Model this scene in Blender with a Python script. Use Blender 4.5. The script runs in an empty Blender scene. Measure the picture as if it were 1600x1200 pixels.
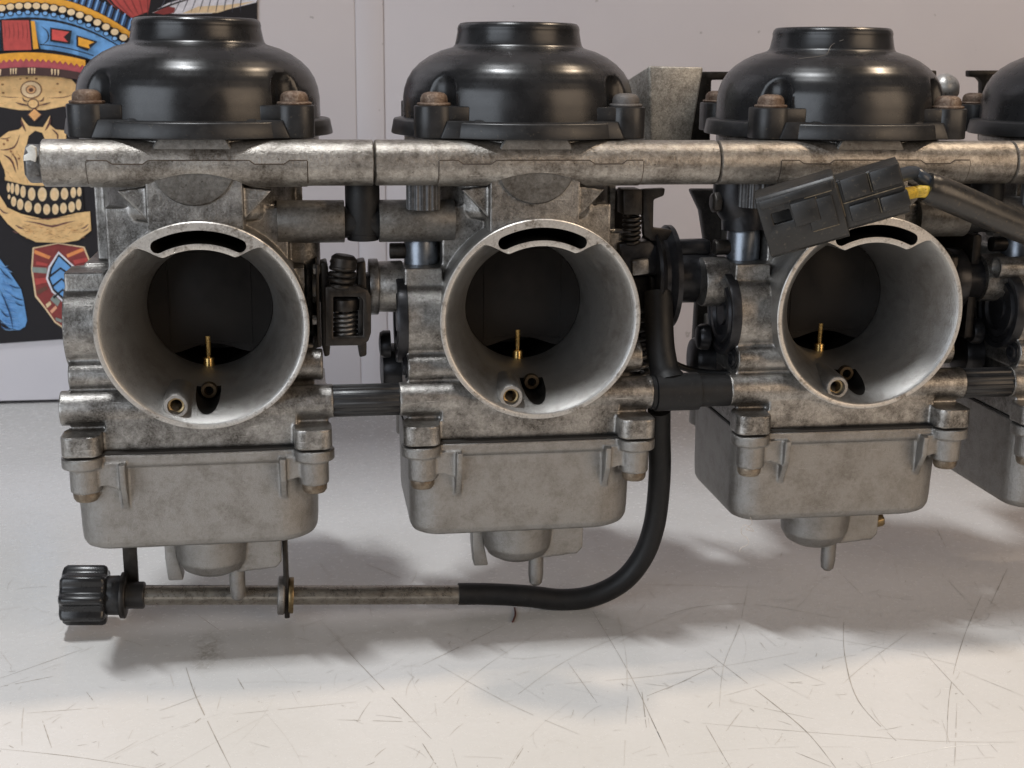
import bpy, bmesh, math, random
from mathutils import Vector, Matrix
R = math.radians
SC = bpy.context.scene
COL = SC.collection
MM = 0.001
ZT = -100.0            # bench top in carburettor millimetres (z = 0 is the bore centre line)
# ------------------------------------------------------------------ camera
CF = 2043.99
CP = Vector((-63.449, -348.197, 68.237))
CR = ((0.98792446, -0.15458903, 0.0103678), (0.02663747, 0.23538867, 0.97153621), (0.15262931, 0.95952822, -0.23666409))
cam = bpy.data.objects.new('camera', bpy.data.cameras.new('camera'))
COL.objects.link(cam)
cam.matrix_world = Matrix(((CR[0][0], CR[1][0], -CR[2][0], CP.x * MM), (CR[0][1], CR[1][1], -CR[2][1], CP.y * MM),
                           (CR[0][2], CR[1][2], -CR[2][2], (CP.z - ZT) * MM), (0, 0, 0, 1)))
cam.data.sensor_width = 36.0
cam.data.lens = 36.0 * CF / 1600.0
cam.data.dof.use_dof = True; cam.data.dof.focus_distance = 0.372; cam.data.dof.aperture_fstop = 45
cam.data.clip_start = 0.01
cam.data.clip_end = 50
SC.camera = cam
# ------------------------------------------------------------------ light
world = bpy.data.worlds.new('World'); SC.world = world; world.use_nodes = True
bg = world.node_tree.nodes['Background']
bg.inputs[0].default_value = (0.95, 0.93, 0.95, 1); bg.inputs[1].default_value = 0.07

def area(name, target, direc, dist, sx, sy, power, col):
    l = bpy.data.lights.new(name, 'AREA'); l.shape = 'RECTANGLE'; l.size = sx * MM; l.size_y = sy * MM
    l.energy = power; l.color = col
    o = bpy.data.objects.new(name, l); COL.objects.link(o)
    d = Vector(direc).normalized(); p = Vector(target) + d * dist
    o.location = (p.x * MM, p.y * MM, (p.z - ZT) * MM)
    o.rotation_euler = (-d).to_track_quat('-Z', 'Y').to_euler()
    return o
area('cool_ceiling_lamp', (0, 20, 0), (-0.22, -0.12, 1), 1150, 210, 50, 8.2, (0.95, 0.975, 1.0))
area('warm_ceiling_lamp', (0, 20, 0), (0.60, 0.09, 1.0), 1800, 120, 90, 11.5, (1.0, 0.78, 0.56))
area('cool_window', (0, 20, 0), (-1.0, -0.95, 0.28), 1500, 1100, 900, 10.5, (0.84, 0.91, 1.0))
area('warm_room_lamp', (0, 20, 0), (0.85, -0.90, 0.34), 1300, 800, 700, 5.6, (1.0, 0.76, 0.54))
SC.view_settings.view_transform = 'Standard'
SC.view_settings.look = 'None'
SC.view_settings.exposure = 0.0
SC.view_settings.gamma = 1.0

# ------------------------------------------------------------------ pixel helpers (photograph pixels to real positions)
def ray(u, v):
    a = ((u - 800) / CF, -(v - 600) / CF, 1.0)
    return Vector([sum(CR[i][k] * a[i] for i in range(3)) for k in range(3)])
def atY(u, v, Y):
    r = ray(u, v); return CP + r * ((Y - CP.y) / r.y)
def atZ(u, v, Z):
    r = ray(u, v); return CP + r * ((Z - CP.z) / r.z)

# ------------------------------------------------------------------ materials
def new_mat(name):
    m = bpy.data.materials.new(name); m.use_nodes = True
    nt = m.node_tree; n = nt.nodes; b = n['Principled BSDF']
    return m, nt, n, b
def coords(nt, mm=True):
    n = nt.nodes
    tc = n.new('ShaderNodeTexCoord'); oi = n.new('ShaderNodeObjectInfo')
    sc = n.new('ShaderNodeVectorMath'); sc.operation = 'SCALE'; sc.inputs['Scale'].default_value = 1000.0
    nt.links.new(tc.outputs['Object'], sc.inputs[0])
    ml = n.new('ShaderNodeMath'); ml.operation = 'MULTIPLY'; ml.inputs[1].default_value = 613.0
    nt.links.new(oi.outputs['Random'], ml.inputs[0])
    ad = n.new('ShaderNodeVectorMath'); ad.operation = 'ADD'
    nt.links.new(sc.outputs[0], ad.inputs[0]); nt.links.new(ml.outputs[0], ad.inputs[1])
    return ad.outputs[0], oi
def noise(nt, vec, scale, detail=6, rough=0.6, dist=0.0):
    t = nt.nodes.new('ShaderNodeTexNoise'); t.inputs['Scale'].default_value = scale
    t.inputs['Detail'].default_value = detail; t.inputs['Roughness'].default_value = rough
    t.inputs['Distortion'].default_value = dist
    nt.links.new(vec, t.inputs['Vector']); return t.outputs[0]
def ramp(nt, fac, stops):
    r = nt.nodes.new('ShaderNodeValToRGB'); e = r.color_ramp.elements
    while len(e) > 1: e.remove(e[-1])
    for i, (p, c) in enumerate(stops):
        x = e[0] if i == 0 else e.new(p)
        x.position = p; x.color = (c, c, c, 1) if isinstance(c, (int, float)) else (*c, 1)
    nt.links.new(fac, r.inputs[0]); return r.outputs[0]
def mix(nt, fac, a, b):
    m = nt.nodes.new('ShaderNodeMix'); m.data_type = 'RGBA'
    for s, v in ((0, fac), (6, a), (7, b)):
        if hasattr(v, 'is_linked'): nt.links.new(v, m.inputs[s])
        elif s == 0: m.inputs[0].default_value = v
        else: m.inputs[s].default_value = (*v, 1)
    return m.outputs[2]
def bump(nt, b, h, strength, dist=0.0002):
    bp = nt.nodes.new('ShaderNodeBump'); bp.inputs['Strength'].default_value = strength; bp.inputs['Distance'].default_value = dist
    nt.links.new(h, bp.inputs['Height']); nt.links.new(bp.outputs[0], b.inputs['Normal'])

def cast_metal(name, base, light, grime, metal=0.55, rough=0.45, cover=0.5, scale=0.12, fine=1.2, bstr=0.5, soft=0.12, scr=0.0, grey=None):
    """oxidised cast aluminium: base tone, paler oxide blooms, dark oily grime in patches, fine pits"""
    m, nt, n, b = new_mat(name)
    v, oi = coords(nt)
    n1 = noise(nt, v, scale, 10, 0.68, 0.3); n2 = noise(nt, v, fine, 5, 0.7); n3 = noise(nt, v, scale * 2.7, 8, 0.75, 0.6)
    c = mix(nt, ramp(nt, n3, [(0.42, 0), (0.66, 1)]), base, light)
    nl = noise(nt, v, scale * 0.22, 3, 0.5)
    av = nt.nodes.new('ShaderNodeMath'); av.operation = 'MULTIPLY_ADD'; av.inputs[1].default_value = 0.55
    nt.links.new(nl, av.inputs[0]); nf = nt.nodes.new('ShaderNodeMath'); nf.operation = 'MULTIPLY'; nf.inputs[1].default_value = 0.5
    nt.links.new(n1, nf.inputs[0]); nt.links.new(nf.outputs[0], av.inputs[2])
    g = ramp(nt, av.outputs[0], [(cover - soft, 1), (cover + soft, 0)])
    gg = nt.nodes.new('ShaderNodeMath'); gg.operation = 'MULTIPLY'
    nt.links.new(g, gg.inputs[0]); nt.links.new(ramp(nt, n2, [(0.3, 1), (0.7, 0.35)]), gg.inputs[1])
    c = mix(nt, gg.outputs[0], c, grime)
    c = mix(nt, ramp(nt, noise(nt, v, fine * 0.8, 3, 0.5), [(0.66, 0), (0.74, 0.75)]), c, grime)
    if scr:
        for k, (rot, sx) in enumerate(((0.75, .9), (-0.65, .9), (1.2, 0.7))):
            mp = nt.nodes.new('ShaderNodeMapping'); mp.inputs['Rotation'].default_value = (0.3 * k, rot, 0.2); mp.inputs['Scale'].default_value = (0.10, 0.8, 2.6); mp.inputs['Location'].default_value = (17 * k, 5, 3)
            nt.links.new(v, mp.inputs[0])
            f = ramp(nt, noise(nt, mp.outputs[0], sx, 2, 0.5), [(0.735, 0), (0.76, scr)])
            c = mix(nt, f, c, tuple(min(1, x * 1.5) for x in light))
    if grey:
        c = mix(nt, ramp(nt, oi.outputs['Color'], [(0.3, 0.8), (0.7, 0)]), c, grey)
    nt.links.new(c, b.inputs['Base Color'])
    b.inputs['Metallic'].default_value = metal
    rr = ramp(nt, n3, [(0.3, rough - 0.05), (0.7, rough + 0.08)])
    nt.links.new(rr, b.inputs['Roughness'])
    bump(nt, b, n2, bstr, 0.00025)
    return m
def plain(name, col, rough=0.5, metal=0.0, var=0.25, scale=0.3, bstr=0.15, spec=0.5, fine=1.5, dust=None, dustcover=0.62):
    m, nt, n, b = new_mat(name)
    v, oi = coords(nt)
    n1 = noise(nt, v, scale, 6, 0.65); n2 = noise(nt, v, fine, 4, 0.6)
    lo = tuple(x * (1 - var) for x in col); hi = tuple(min(1, x * (1 + var)) for x in col)
    c = mix(nt, ramp(nt, n1, [(0.3, 0), (0.7, 1)]), lo, hi)
    if dust: c = mix(nt, ramp(nt, n2, [(dustcover, 0), (dustcover + 0.12, 0.7)]), c, dust)
    nt.links.new(c, b.inputs['Base Color'])
    b.inputs['Metallic'].default_value = metal
    nt.links.new(ramp(nt, n1, [(0.3, max(0.02, rough - 0.07)), (0.7, rough + 0.08)]), b.inputs['Roughness'])
    b.inputs['Specular IOR Level'].default_value = spec
    if bstr: bump(nt, b, n2, bstr, 0.0001)
    return m
M = {}
M['body'] = cast_metal('cast_aluminium_body', (0.33, 0.316, 0.298), (0.50, 0.482, 0.455), (0.047, 0.040, 0.033), 0.88, 0.33, 0.52, 0.38, 1.7, 0.5, 0.085, scr=0.5)
M['rail'] = cast_metal('cast_aluminium_rail', (0.35, 0.328, 0.30), (0.52, 0.492, 0.45), (0.075, 0.061, 0.048), 0.82, 0.36, 0.515, 0.42, 1.3, 0.6, 0.09, scr=0.3)
M['bowl'] = cast_metal('blasted_aluminium_bowl', (0.272, 0.262, 0.249), (0.318, 0.307, 0.292), (0.15, 0.134, 0.117), 0.85, 0.36, 0.46, 0.75, 2.8, 0.8, 0.12, scr=0.25)
M['bore'] = cast_metal('bore_aluminium', (0.36, 0.35, 0.335), (0.40, 0.39, 0.375), (0.19, 0.168, 0.145), 0.9, 0.38, 0.44, 0.22, 2.6, 0.5, 0.10)
M['rim'] = cast_metal('machined_rim', (0.52, 0.50, 0.47), (0.66, 0.63, 0.59), (0.12, 0.095, 0.07), 0.6, 0.38, 0.465, 0.7, 1.2, 0.25, 0.05)
M['bracket'] = cast_metal('galvanised_plate', (0.36, 0.345, 0.31), (0.72, 0.69, 0.63), (0.09, 0.077, 0.062), 0.6, 0.45, 0.50, 0.6, 2.0, 0.4)
M['zinc'] = cast_metal('dull_zinc_steel', (0.17, 0.165, 0.16), (0.30, 0.30, 0.30), (0.04, 0.033, 0.028), 0.8, 0.36, 0.46, 0.3, 1.2, 0.3)
M['rust'] = cast_metal('rusted_screw', (0.13, 0.085, 0.06), (0.34, 0.27, 0.21), (0.07, 0.032, 0.016), 0.45, 0.5, 0.52, 0.35, 1.4, 0.9, grey=(0.12, 0.12, 0.12))
M['bowlscrew'] = cast_metal('stained_screw', (0.20, 0.16, 0.12), (0.30, 0.26, 0.20), (0.07, 0.045, 0.028), 0.7, 0.40, 0.5, 0.35, 1.4, 0.5)
M['disc'] = cast_metal('dull_grey_disc', (0.17, 0.165, 0.155), (0.27, 0.26, 0.245), (0.05, 0.04, 0.03), 0.6, 0.45, 0.50, 0.3, 1.2, 0.4)
M['rod'] = cast_metal('stained_steel_rod', (0.30, 0.275, 0.24), (0.45, 0.42, 0.37), (0.08, 0.055, 0.035), 0.9, 0.28, 0.42, 0.13, 1.0, 0.15)
M['steel'] = plain('black_oxide_steel', (0.035, 0.031, 0.028), 0.42, 0.7, 0.4, 0.4, 0.3, dust=(0.12, 0.09, 0.065))
M['darkmetal'] = plain('dark_anodised_metal', (0.030, 0.030, 0.033), 0.35, 0.6, 0.35, 0.3, 0.2, dust=(0.10, 0.085, 0.07), dustcover=0.66)
M['bluelit'] = plain('blue_lit_metal', (0.20, 0.22, 0.25), 0.33, 0.85, 0.3, 0.4, 0.2)  # cool blue light painted into the metal colour
M['plastic'] = plain('glossy_black_plastic', (0.016, 0.016, 0.017), 0.27, 0.0, 0.3, 0.10, 0.05, 0.5, 2.0, dust=(0.06, 0.055, 0.048), dustcover=0.64)
M['plasticmatt'] = plain('scuffed_black_plastic', (0.016, 0.016, 0.017), 0.38, 0.0, 0.3, 0.2, 0.2, 0.5, 1.2, dust=(0.10, 0.085, 0.065), dustcover=0.62)
M['plug'] = plain('dusty_black_plug', (0.020, 0.0195, 0.019), 0.42, 0.0, 0.3, 0.25, 0.2, 0.5, 0.9, dust=(0.09, 0.075, 0.055), dustcover=0.60)
M['rubber'] = plain('black_rubber', (0.013, 0.013, 0.0135), 0.48, 0.0, 0.25, 0.3, 0.15, 0.28, 1.5, dust=(0.05, 0.045, 0.04))
M['sleeve'] = plain('black_sleeving', (0.022, 0.020, 0.018), 0.33, 0.0, 0.3, 0.3, 0.1, 0.6, 0.8, dust=(0.09, 0.07, 0.045), dustcover=0.58)
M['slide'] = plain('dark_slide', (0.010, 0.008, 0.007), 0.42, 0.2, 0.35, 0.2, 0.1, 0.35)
M['void'] = plain('shade_black_passage', (0.010, 0.009, 0.008), 0.8, 0.0, 0.2, spec=0.1)  # near black colour stands in for the shade inside holes
M['brass'] = plain('brass', (0.62, 0.42, 0.16), 0.28, 1.0, 0.25, 0.6, 0.1)
M['brassdull'] = plain('dull_brass', (0.26, 0.19, 0.10), 0.38, 0.9, 0.3, 0.8, 0.2)
M['grimeline'] = plain('grime_in_joint', (0.07, 0.052, 0.038), 0.7, 0, 0.5, 0.6, 0)
M['dust'] = plain('tan_dust', (0.20, 0.165, 0.115), 0.9, 0, 0.5, 0.7, 0)
M['darkbrass'] = plain('blackened_brass', (0.08, 0.058, 0.035), 0.4, 0.8, 0.3, 0.8, 0.2)
M['gasket'] = plain('dark_gasket', (0.02, 0.018, 0.016), 0.7)
M['yellow'] = plain('yellow_wire', (0.60, 0.42, 0.05), 0.45, 0, 0.3, 0.5, 0.1, dust=(0.08, 0.06, 0.03), dustcover=0.55)
M['bluewire'] = plain('blue_black_wire', (0.035, 0.045, 0.06), 0.35)
M['whitepaint'] = plain('white_paint_mark', (0.70, 0.71, 0.68), 0.6)
M['lint'] = plain('pale_lint', (0.55, 0.50, 0.45), 0.8)
M['greylint'] = plain('grey_lint', (0.20, 0.18, 0.16), 0.8)
M['brownfibre'] = plain('brown_fibre', (0.10, 0.035, 0.03), 0.7)
M['ribbed'] = plain('ribbed_grey_cap', (0.09, 0.09, 0.092), 0.42, 0.4, 0.4, 0.5, 0.2, dust=(0.3, 0.28, 0.26), dustcover=0.6)

def wall_mat():
    m, nt, n, b = new_mat('pale_painted_board')
    v, oi = coords(nt)
    n1 = noise(nt, v, 0.012, 4, 0.5); n2 = noise(nt, v, 0.9, 4, 0.6); n3 = noise(nt, v, 0.22, 2, 0.4)
    c = mix(nt, ramp(nt, n1, [(0.35, 0), (0.65, 1)]), (0.66, 0.635, 0.67), (0.71, 0.68, 0.705))
    c = mix(nt, ramp(nt, n3, [(0.755, 0), (0.775, 0.6)]), c, (0.32, 0.30, 0.30))
    nt.links.new(c, b.inputs['Base Color']); b.inputs['Roughness'].default_value = 0.55
    bump(nt, b, n2, 0.12, 0.0002)
    return m
M['wall'] = wall_mat()

def bench_mat():
    m, nt, n, b = new_mat('white_bench_laminate')
    v, oi = coords(nt)
    tc = nt.nodes.new('ShaderNodeTexCoord')
    n1 = noise(nt, v, 0.010, 5, 0.6); n2 = noise(nt, v, 0.5, 6, 0.7); n3 = noise(nt, v, 0.11, 9, 0.72, 0.5); n4 = noise(nt, v, 0.55, 3, 0.5)
    c = mix(nt, ramp(nt, n1, [(0.35, 0), (0.65, 1)]), (0.70, 0.69, 0.665), (0.76, 0.75, 0.735))
    c = mix(nt, ramp(nt, n3, [(0.60, 0), (0.78, 0.35)]), c, (0.45, 0.41, 0.36))
    c = mix(nt, ramp(nt, n4, [(0.735, 0), (0.765, 0.55)]), c, (0.22, 0.19, 0.16))
    # greasy smudge under the left carburettor
    smp = atZ(325, 1012, ZT)
    vm = nt.nodes.new('ShaderNodeVectorMath'); vm.operation = 'DISTANCE'
    mp = nt.nodes.new('ShaderNodeMapping'); mp.vector_type = 'POINT'
    mp.inputs['Scale'].default_value = (1000 / 6.0, 1000 / 17.0, 0)
    mp.inputs['Location'].default_value = (-smp.x / 6.0, -(smp.y - 3) / 17.0, 0)
    nt.links.new(tc.outputs['Object'], mp.inputs[0]); nt.links.new(mp.outputs[0], vm.inputs[0]); vm.inputs[1].default_value = (0, 0, 0)
    k = ramp(nt, vm.outputs['Value'], [(0.2, 1), (1.0, 0)])
    mm_ = nt.nodes.new('ShaderNodeMath'); mm_.operation = 'MULTIPLY'
    nt.links.new(k, mm_.inputs[0]); nt.links.new(ramp(nt, noise(nt, v, 0.35, 8, 0.75, 1.0), [(0.42, 0), (0.62, 0.75)]), mm_.inputs[1])
    c = mix(nt, mm_.outputs[0], c, (0.25, 0.22, 0.17))
    nt.links.new(c, b.inputs['Base Color'])
    nt.links.new(ramp(nt, n2, [(0.3, 0.20), (0.7, 0.30)]), b.inputs['Roughness'])
    b.inputs['Specular IOR Level'].default_value = 0.45
    bump(nt, b, n2, 0.06, 0.0001)
    return m
M['bench'] = bench_mat()
M['scratch'] = plain('scratch_grime', (0.40, 0.37, 0.33), 0.6, 0, 0.4, 0.15, 0)
M['scratchfaint'] = plain('faint_scratch', (0.56, 0.535, 0.50), 0.6, 0, 0.25, 0.15, 0)
M['scratchbright'] = plain('bright_scratch', (0.88, 0.87, 0.84), 0.3, 0, 0.1, 0.15, 0)

# ------------------------------------------------------------------ mesh builder (millimetres)
class MB:
    def __init__(s): s.bm = bmesh.new(); s.mi = 0
    def _f(s, vs):
        try:
            f = s.bm.faces.new(vs); f.material_index = s.mi; return f
        except ValueError: return None
    def rings(s, rings, cap0=True, cap1=True, closed=True):
        rv = [[s.bm.verts.new(p) for p in r] for r in rings]
        for a, b in zip(rv, rv[1:]):
            k = len(a)
            for i in range(k if closed else k - 1): s._f((a[i], a[(i + 1) % k], b[(i + 1) % k], b[i]))
        if cap0: s._f(rv[0][::-1])
        if cap1: s._f(rv[-1])
        return s
    def box(s, x0, x1, y0, y1, z0, z1):
        q = lambda z: [(x0, y0, z), (x1, y0, z), (x1, y1, z), (x0, y1, z)]
        return s.rings([q(z0), q(z1)])
    def cyl(s, p0, p1, r0, r1=None, seg=40, rot=0.0):
        return s.lathe([(r0, 0.0), (r0 if r1 is None else r1, 1.0)], p0, p1, seg, rot, rel=True)
    def lathe(s, prof, p0, p1, seg=48, rot=0.0, rel=False, ends=(True, True)):
        p0 = Vector(p0); p1 = Vector(p1); d = p1 - p0; L = d.length; d.normalize()
        u = d.orthogonal().normalized() if abs(d.z) < 0.99 else Vector((1, 0, 0)); w = d.cross(u)
        rr = []
        for r, h in prof:
            c = p0 + d * (h * L if rel else h)
            rr.append([c + (u * math.cos(a) + w * math.sin(a)) * max(r, 1e-4) for a in [rot + 2 * math.pi * i / seg for i in range(seg)]])
        return s.rings(rr, *ends)
    def prism(s, poly, plane, a, b):
        f = {'xz': lambda p, t: (p[0], t, p[1]), 'xy': lambda p, t: (p[0], p[1], t), 'yz': lambda p, t: (t, p[0], p[1])}[plane]
        return s.rings([[f(p, a) for p in poly], [f(p, b) for p in poly]])
    def tube(s, pts, r, seg=16, sub=8, flat=1.0, smooth=True):
        P = [Vector(p) for p in pts]
        if smooth and len(P) > 2:
            Q = []
            for i in range(len(P) - 1):
                a, b, c, d = P[max(i - 1, 0)], P[i], P[i + 1], P[min(i + 2, len(P) - 1)]
                for k in range(sub):
                    t = k / sub
                    Q.append(0.5 * ((2 * b) + (c - a) * t + (2 * a - 5 * b + 4 * c - d) * t * t + (3 * b - a - 3 * c + d) * t ** 3))
            Q.append(P[-1]); P = Q
        T = [(P[min(i + 1, len(P) - 1)] - P[max(i - 1, 0)]).normalized() for i in range(len(P))]
        u = T[0].orthogonal().normalized(); rr = []
        for i, (p, t) in enumerate(zip(P, T)):
            u = (u - t * u.dot(t)).normalized(); w = t.cross(u)
            rad = r[min(i, len(r) - 1)] if isinstance(r, (list, tuple)) else r
            rr.append([p + (u * math.cos(2 * math.pi * k / seg) + w * math.sin(2 * math.pi * k / seg) * flat) * rad for k in range(seg)])
        return s.rings(rr)
    def coil(s, p0, p1, r, wire, turns, seg=8):
        p0 = Vector(p0); p1 = Vector(p1); d = (p1 - p0); L = d.length; d.normalize(); u = d.orthogonal().normalized(); w = d.cross(u)
        n = int(turns * 16)
        return s.tube([p0 + d * L * i / n + (u * math.cos(2 * math.pi * i / 16) + w * math.sin(2 * math.pi * i / 16)) * r for i in range(n + 1)], wire, seg, smooth=False)
    def build(s, name, mats, parent=None, org=(0, 0, 0), loc=(0, 0, 0), bevel=0.0, bseg=2, remesh=0.0, smooth=0, boolean=None, cut=None, angle=35, decimate=0.0):
        bm = s.bm
        bmesh.ops.recalc_face_normals(bm, faces=bm.faces)
        me = bpy.data.meshes.new(name); bm.to_mesh(me); bm.free()
        if not isinstance(mats, (list, tuple)): mats = [mats]
        for m in mats: me.materials.append(m)
        if remesh or bevel or boolean:
            o = bpy.data.objects.new('temporary', me); COL.objects.link(o); extra = []
            if boolean:
                for bmb in boolean:
                    bmesh.ops.recalc_face_normals(bmb.bm, faces=bmb.bm.faces)
                    m2 = bpy.data.meshes.new('temporary'); bmb.bm.to_mesh(m2); bmb.bm.free()
                    for m in mats: m2.materials.append(m)
                    o2 = bpy.data.objects.new('temporary', m2); COL.objects.link(o2); extra.append(o2)
                    md = o.modifiers.new('b', 'BOOLEAN'); md.operation = 'DIFFERENCE'; md.object = o2; md.solver = 'EXACT'
            if remesh:
                md = o.modifiers.new('r', 'REMESH'); md.mode = 'VOXEL'; md.voxel_size = remesh
                if smooth: md = o.modifiers.new('s', 'SMOOTH'); md.factor = 0.5; md.iterations = smooth
            if bevel:
                md = o.modifiers.new('v', 'BEVEL'); md.width = bevel; md.segments = bseg; md.limit_method = 'ANGLE'; md.angle_limit = R(32); md.harden_normals = False
            dg = bpy.context.evaluated_depsgraph_get()
            me2 = bpy.data.meshes.new_from_object(o.evaluated_get(dg), depsgraph=dg)
            for x in [o] + extra:
                mx = x.data; bpy.data.objects.remove(x); bpy.data.meshes.remove(mx)
            me = me2; me.name = name
        if cut:
            b2 = bmesh.new(); b2.from_mesh(me)
            bmesh.ops.delete(b2, geom=[f for f in b2.faces if cut(f.calc_center_median())], context='FACES')
            b2.to_mesh(me); b2.free()
        me.transform(Matrix.Scale(MM, 4) @ Matrix.Translation(-Vector(org)))
        me.polygons.foreach_set('use_smooth', [True] * len(me.polygons))
        me.set_sharp_from_angle(angle=R(angle if not remesh else 60))
        ob = bpy.data.objects.new(name, me); COL.objects.link(ob); ob.location = loc
        if parent is not None: ob.parent = parent
        return ob
def tag(o, label, cat=None, group=None, kind=None):
    if label: o['label'] = label
    if cat: o['category'] = cat
    if group: o['group'] = group
    if kind: o['kind'] = kind
    return o
def empty(name, loc=(0, 0, 0)):
    e = bpy.data.objects.new(name, None); e.empty_display_size = 0.01; COL.objects.link(e); e.location = loc; return e
def bowl_plan(i, k=10):
    out = []; x0, x1, y0, y1 = -36.4 + i, 29.6 - i, 3.4 + i, 54 - i
    for cx_, cy_, a0, r in ((x1, y0, -90, 12), (x1, y1, 0, 9), (x0, y1, 90, 9), (x0, y0, 180, 8)):
        r -= i * .6
        cx = cx_ - r if a0 in (-90, 0) else cx_ + r; cy = cy_ + r if a0 in (-90, 180) else cy_ - r
        for q in range(k + 1):
            a = R(a0 + 90 * q / k); out.append((cx + r * math.cos(a), cy + r * math.sin(a)))
    return out
def rrect(x0, x1, y0, y1, r, k=6):
    out = []
    for cx, cy, a0 in ((x1 - r, y0 + r, -90), (x1 - r, y1 - r, 0), (x0 + r, y1 - r, 90), (x0 + r, y0 + r, 180)):
        for i in range(k + 1):
            a = R(a0 + 90 * i / k); out.append((cx + r * math.cos(a), cy + r * math.sin(a)))
    return out
BO = (0, 0, ZT)      # origin for things whose root stands on the bench top

# ------------------------------------------------------------------ wall and bench
YW = 320.0
wall = empty('wall', (0, YW * MM, 0)); tag(wall, 'pale lilac white boarded wall behind the carburettor bank', 'wall')
WO = (0, YW, ZT)
xs = atY(600, 100, YW).x; xl = atY(556, 100, YW).x
m = MB(); m.box(-520, xl, YW, YW + 12, ZT + 1.6, 560); m.build('wall_board', M['wall'], wall, WO, bevel=0.7, bseg=3)
m = MB(); m.box(xs, 620, YW + 0.9, YW + 13, ZT + 1.6, 560); m.build('wall_board', M['wall'], wall, WO, bevel=0.7, bseg=3)
m = MB(); m.box(xl + 0.05, xs - 0.05, YW + 0.15, YW + 2.5, ZT + 1.6, 560); m.build('joint_strip', M['wall'], wall, WO, bevel=0.4)
m = MB(); m.box(-520, 620, YW + 9, YW + 30, ZT - 2, 559); m.build('backing_board', M['gasket'], wall, WO)
m = MB(); m.box(-170, 620, 75, YW - 1, 350, 368); m.build('added_shade_shelf', M['wall'], wall, WO, bevel=1.0)  # added unseen board, blocks the ceiling lamps to darken the space behind the bank

bench = empty('workbench', (0, 0, 0)); tag(bench, 'white scratched workbench top under the carburettor bank', 'workbench')
m = MB(); m.box(-560, 640, -330, YW + 8, ZT - 30, ZT); m.build('bench_top', M['bench'], bench, BO, bevel=2.0)
random.seed(4)
def ribbon(mb, pts, w, z):
    P = [Vector((p[0], p[1], 0)) for p in pts]; n = len(P); L = []; Rr = []
    for i in range(n):
        t = (P[min(i + 1, n - 1)] - P[max(i - 1, 0)]); t.normalize(); s_ = Vector((-t.y, t.x, 0))
        k = w * (0.35 + 0.65 * math.sin(math.pi * (i + 0.35) / (n - 0.3))) * random.uniform(0.55, 1.25)
        L.append(mb.bm.verts.new((P[i].x + s_.x * k / 2, P[i].y + s_.y * k / 2, z))); Rr.append(mb.bm.verts.new((P[i].x - s_.x * k / 2, P[i].y - s_.y * k / 2, z)))
    for i in range(n - 1):
        if random.random() < 0.93: mb._f((L[i], Rr[i], Rr[i + 1], L[i + 1]))
def smoothline(P, sub=7, jit=0.0):
    P = [Vector((*p, 0)) for p in P]; Q = []
    if len(P) == 2: return [tuple((P[0].lerp(P[1], i / 14) + Vector((random.uniform(-jit, jit), random.uniform(-jit, jit), 0)))[:2]) for i in range(15)]
    for i in range(len(P) - 1):
        a, b, c, d = P[max(i - 1, 0)], P[i], P[i + 1], P[min(i + 2, len(P) - 1)]
        for k in range(sub):
            t = k / sub; Q.append(tuple((0.5 * ((2 * b) + (c - a) * t + (2 * a - 5 * b + 4 * c - d) * t * t + (3 * b - a - 3 * c + d) * t ** 3))[:2]))
    Q.append(tuple(P[-1][:2])); return Q
K1 = 2.857
SCR = {(0, 780): [[(0, 1115), (330, 1150), (650, 1200)], [(105, 930), (98, 1010), (98, 1100)], [(385, 860), (420, 905)], [(0, 680), (55, 750)], [(830, 750), (870, 870), (950, 1040), (1030, 1200)],
    [(1430, 540), (1600, 720)], [(20, 835), (240, 790)], [(120, 955), (460, 930)], [(0, 800), (370, 670)], [(968, 945), (985, 880)], [(860, 500), (1000, 600)], [(1040, 960), (1590, 905)], [(190, 990), (230, 1110)], [(600, 760), (590, 740)], [(40, 1100), (60, 1110)], [(970, 680), (1040, 740)], [(1060, 800), (1090, 850)], [(760, 780), (775, 835)]],
  (520, 780): [[(0, 610), (230, 850), (440, 1070)], [(440, 960), (690, 740), (980, 560)], [(400, 740), (770, 560)], [(800, 890), (1100, 690), (1600, 490)], [(1160, 500), (1330, 790), (1500, 1150)], [(1270, 510), (1312, 740), (1300, 1190)],
    [(1050, 730), (1180, 910)], [(470, 740), (800, 920), (1100, 1050)], [(400, 1090), (470, 1200)], [(530, 1110), (555, 1200)], [(20, 985), (390, 995)], [(950, 830), (1330, 800), (1600, 770)], [(1400, 880), (1600, 800)], [(1410, 960), (1490, 1120)], [(1380, 860), (1400, 1020)], [(1160, 150), (1240, 340)], [(150, 290), (300, 350)], [(1360, 380), (1600, 385)], [(800, 1190), (850, 1110)], [(300, 745), (400, 745)]],
  (1040, 780): [[(0, 520), (150, 480), (400, 470), (760, 530)], [(370, 370), (330, 560), (260, 740), (240, 930)], [(180, 680), (400, 850), (620, 1030), (760, 1200)], [(0, 780), (260, 745), (590, 685)], [(0, 850), (230, 740)], [(690, 615), (1000, 670), (1300, 740)],
    [(795, 550), (800, 700), (860, 900), (1030, 1080)], [(790, 825), (900, 730), (1085, 595)], [(1410, 430), (1330, 620), (1270, 850), (1255, 1090)], [(1230, 330), (1370, 480)], [(1525, 310), (1450, 470)], [(160, 1000), (700, 1045), (1200, 1080), (1600, 1085)], [(580, 1130), (740, 1195)], [(1300, 910), (1290, 1190)], [(1150, 680), (1410, 960)], [(1330, 770), (1600, 880)], [(180, 1010), (290, 1200)], [(280, 900), (660, 980)], [(1210, 130), (1250, 215)], [(0, 380), (420, 395)], [(770, 320), (880, 430)], [(1040, 270), (1065, 260)], [(1345, 490), (1375, 497)]]}
md_, mf_, mb_ = MB(), MB(), MB()
i = 0
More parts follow.
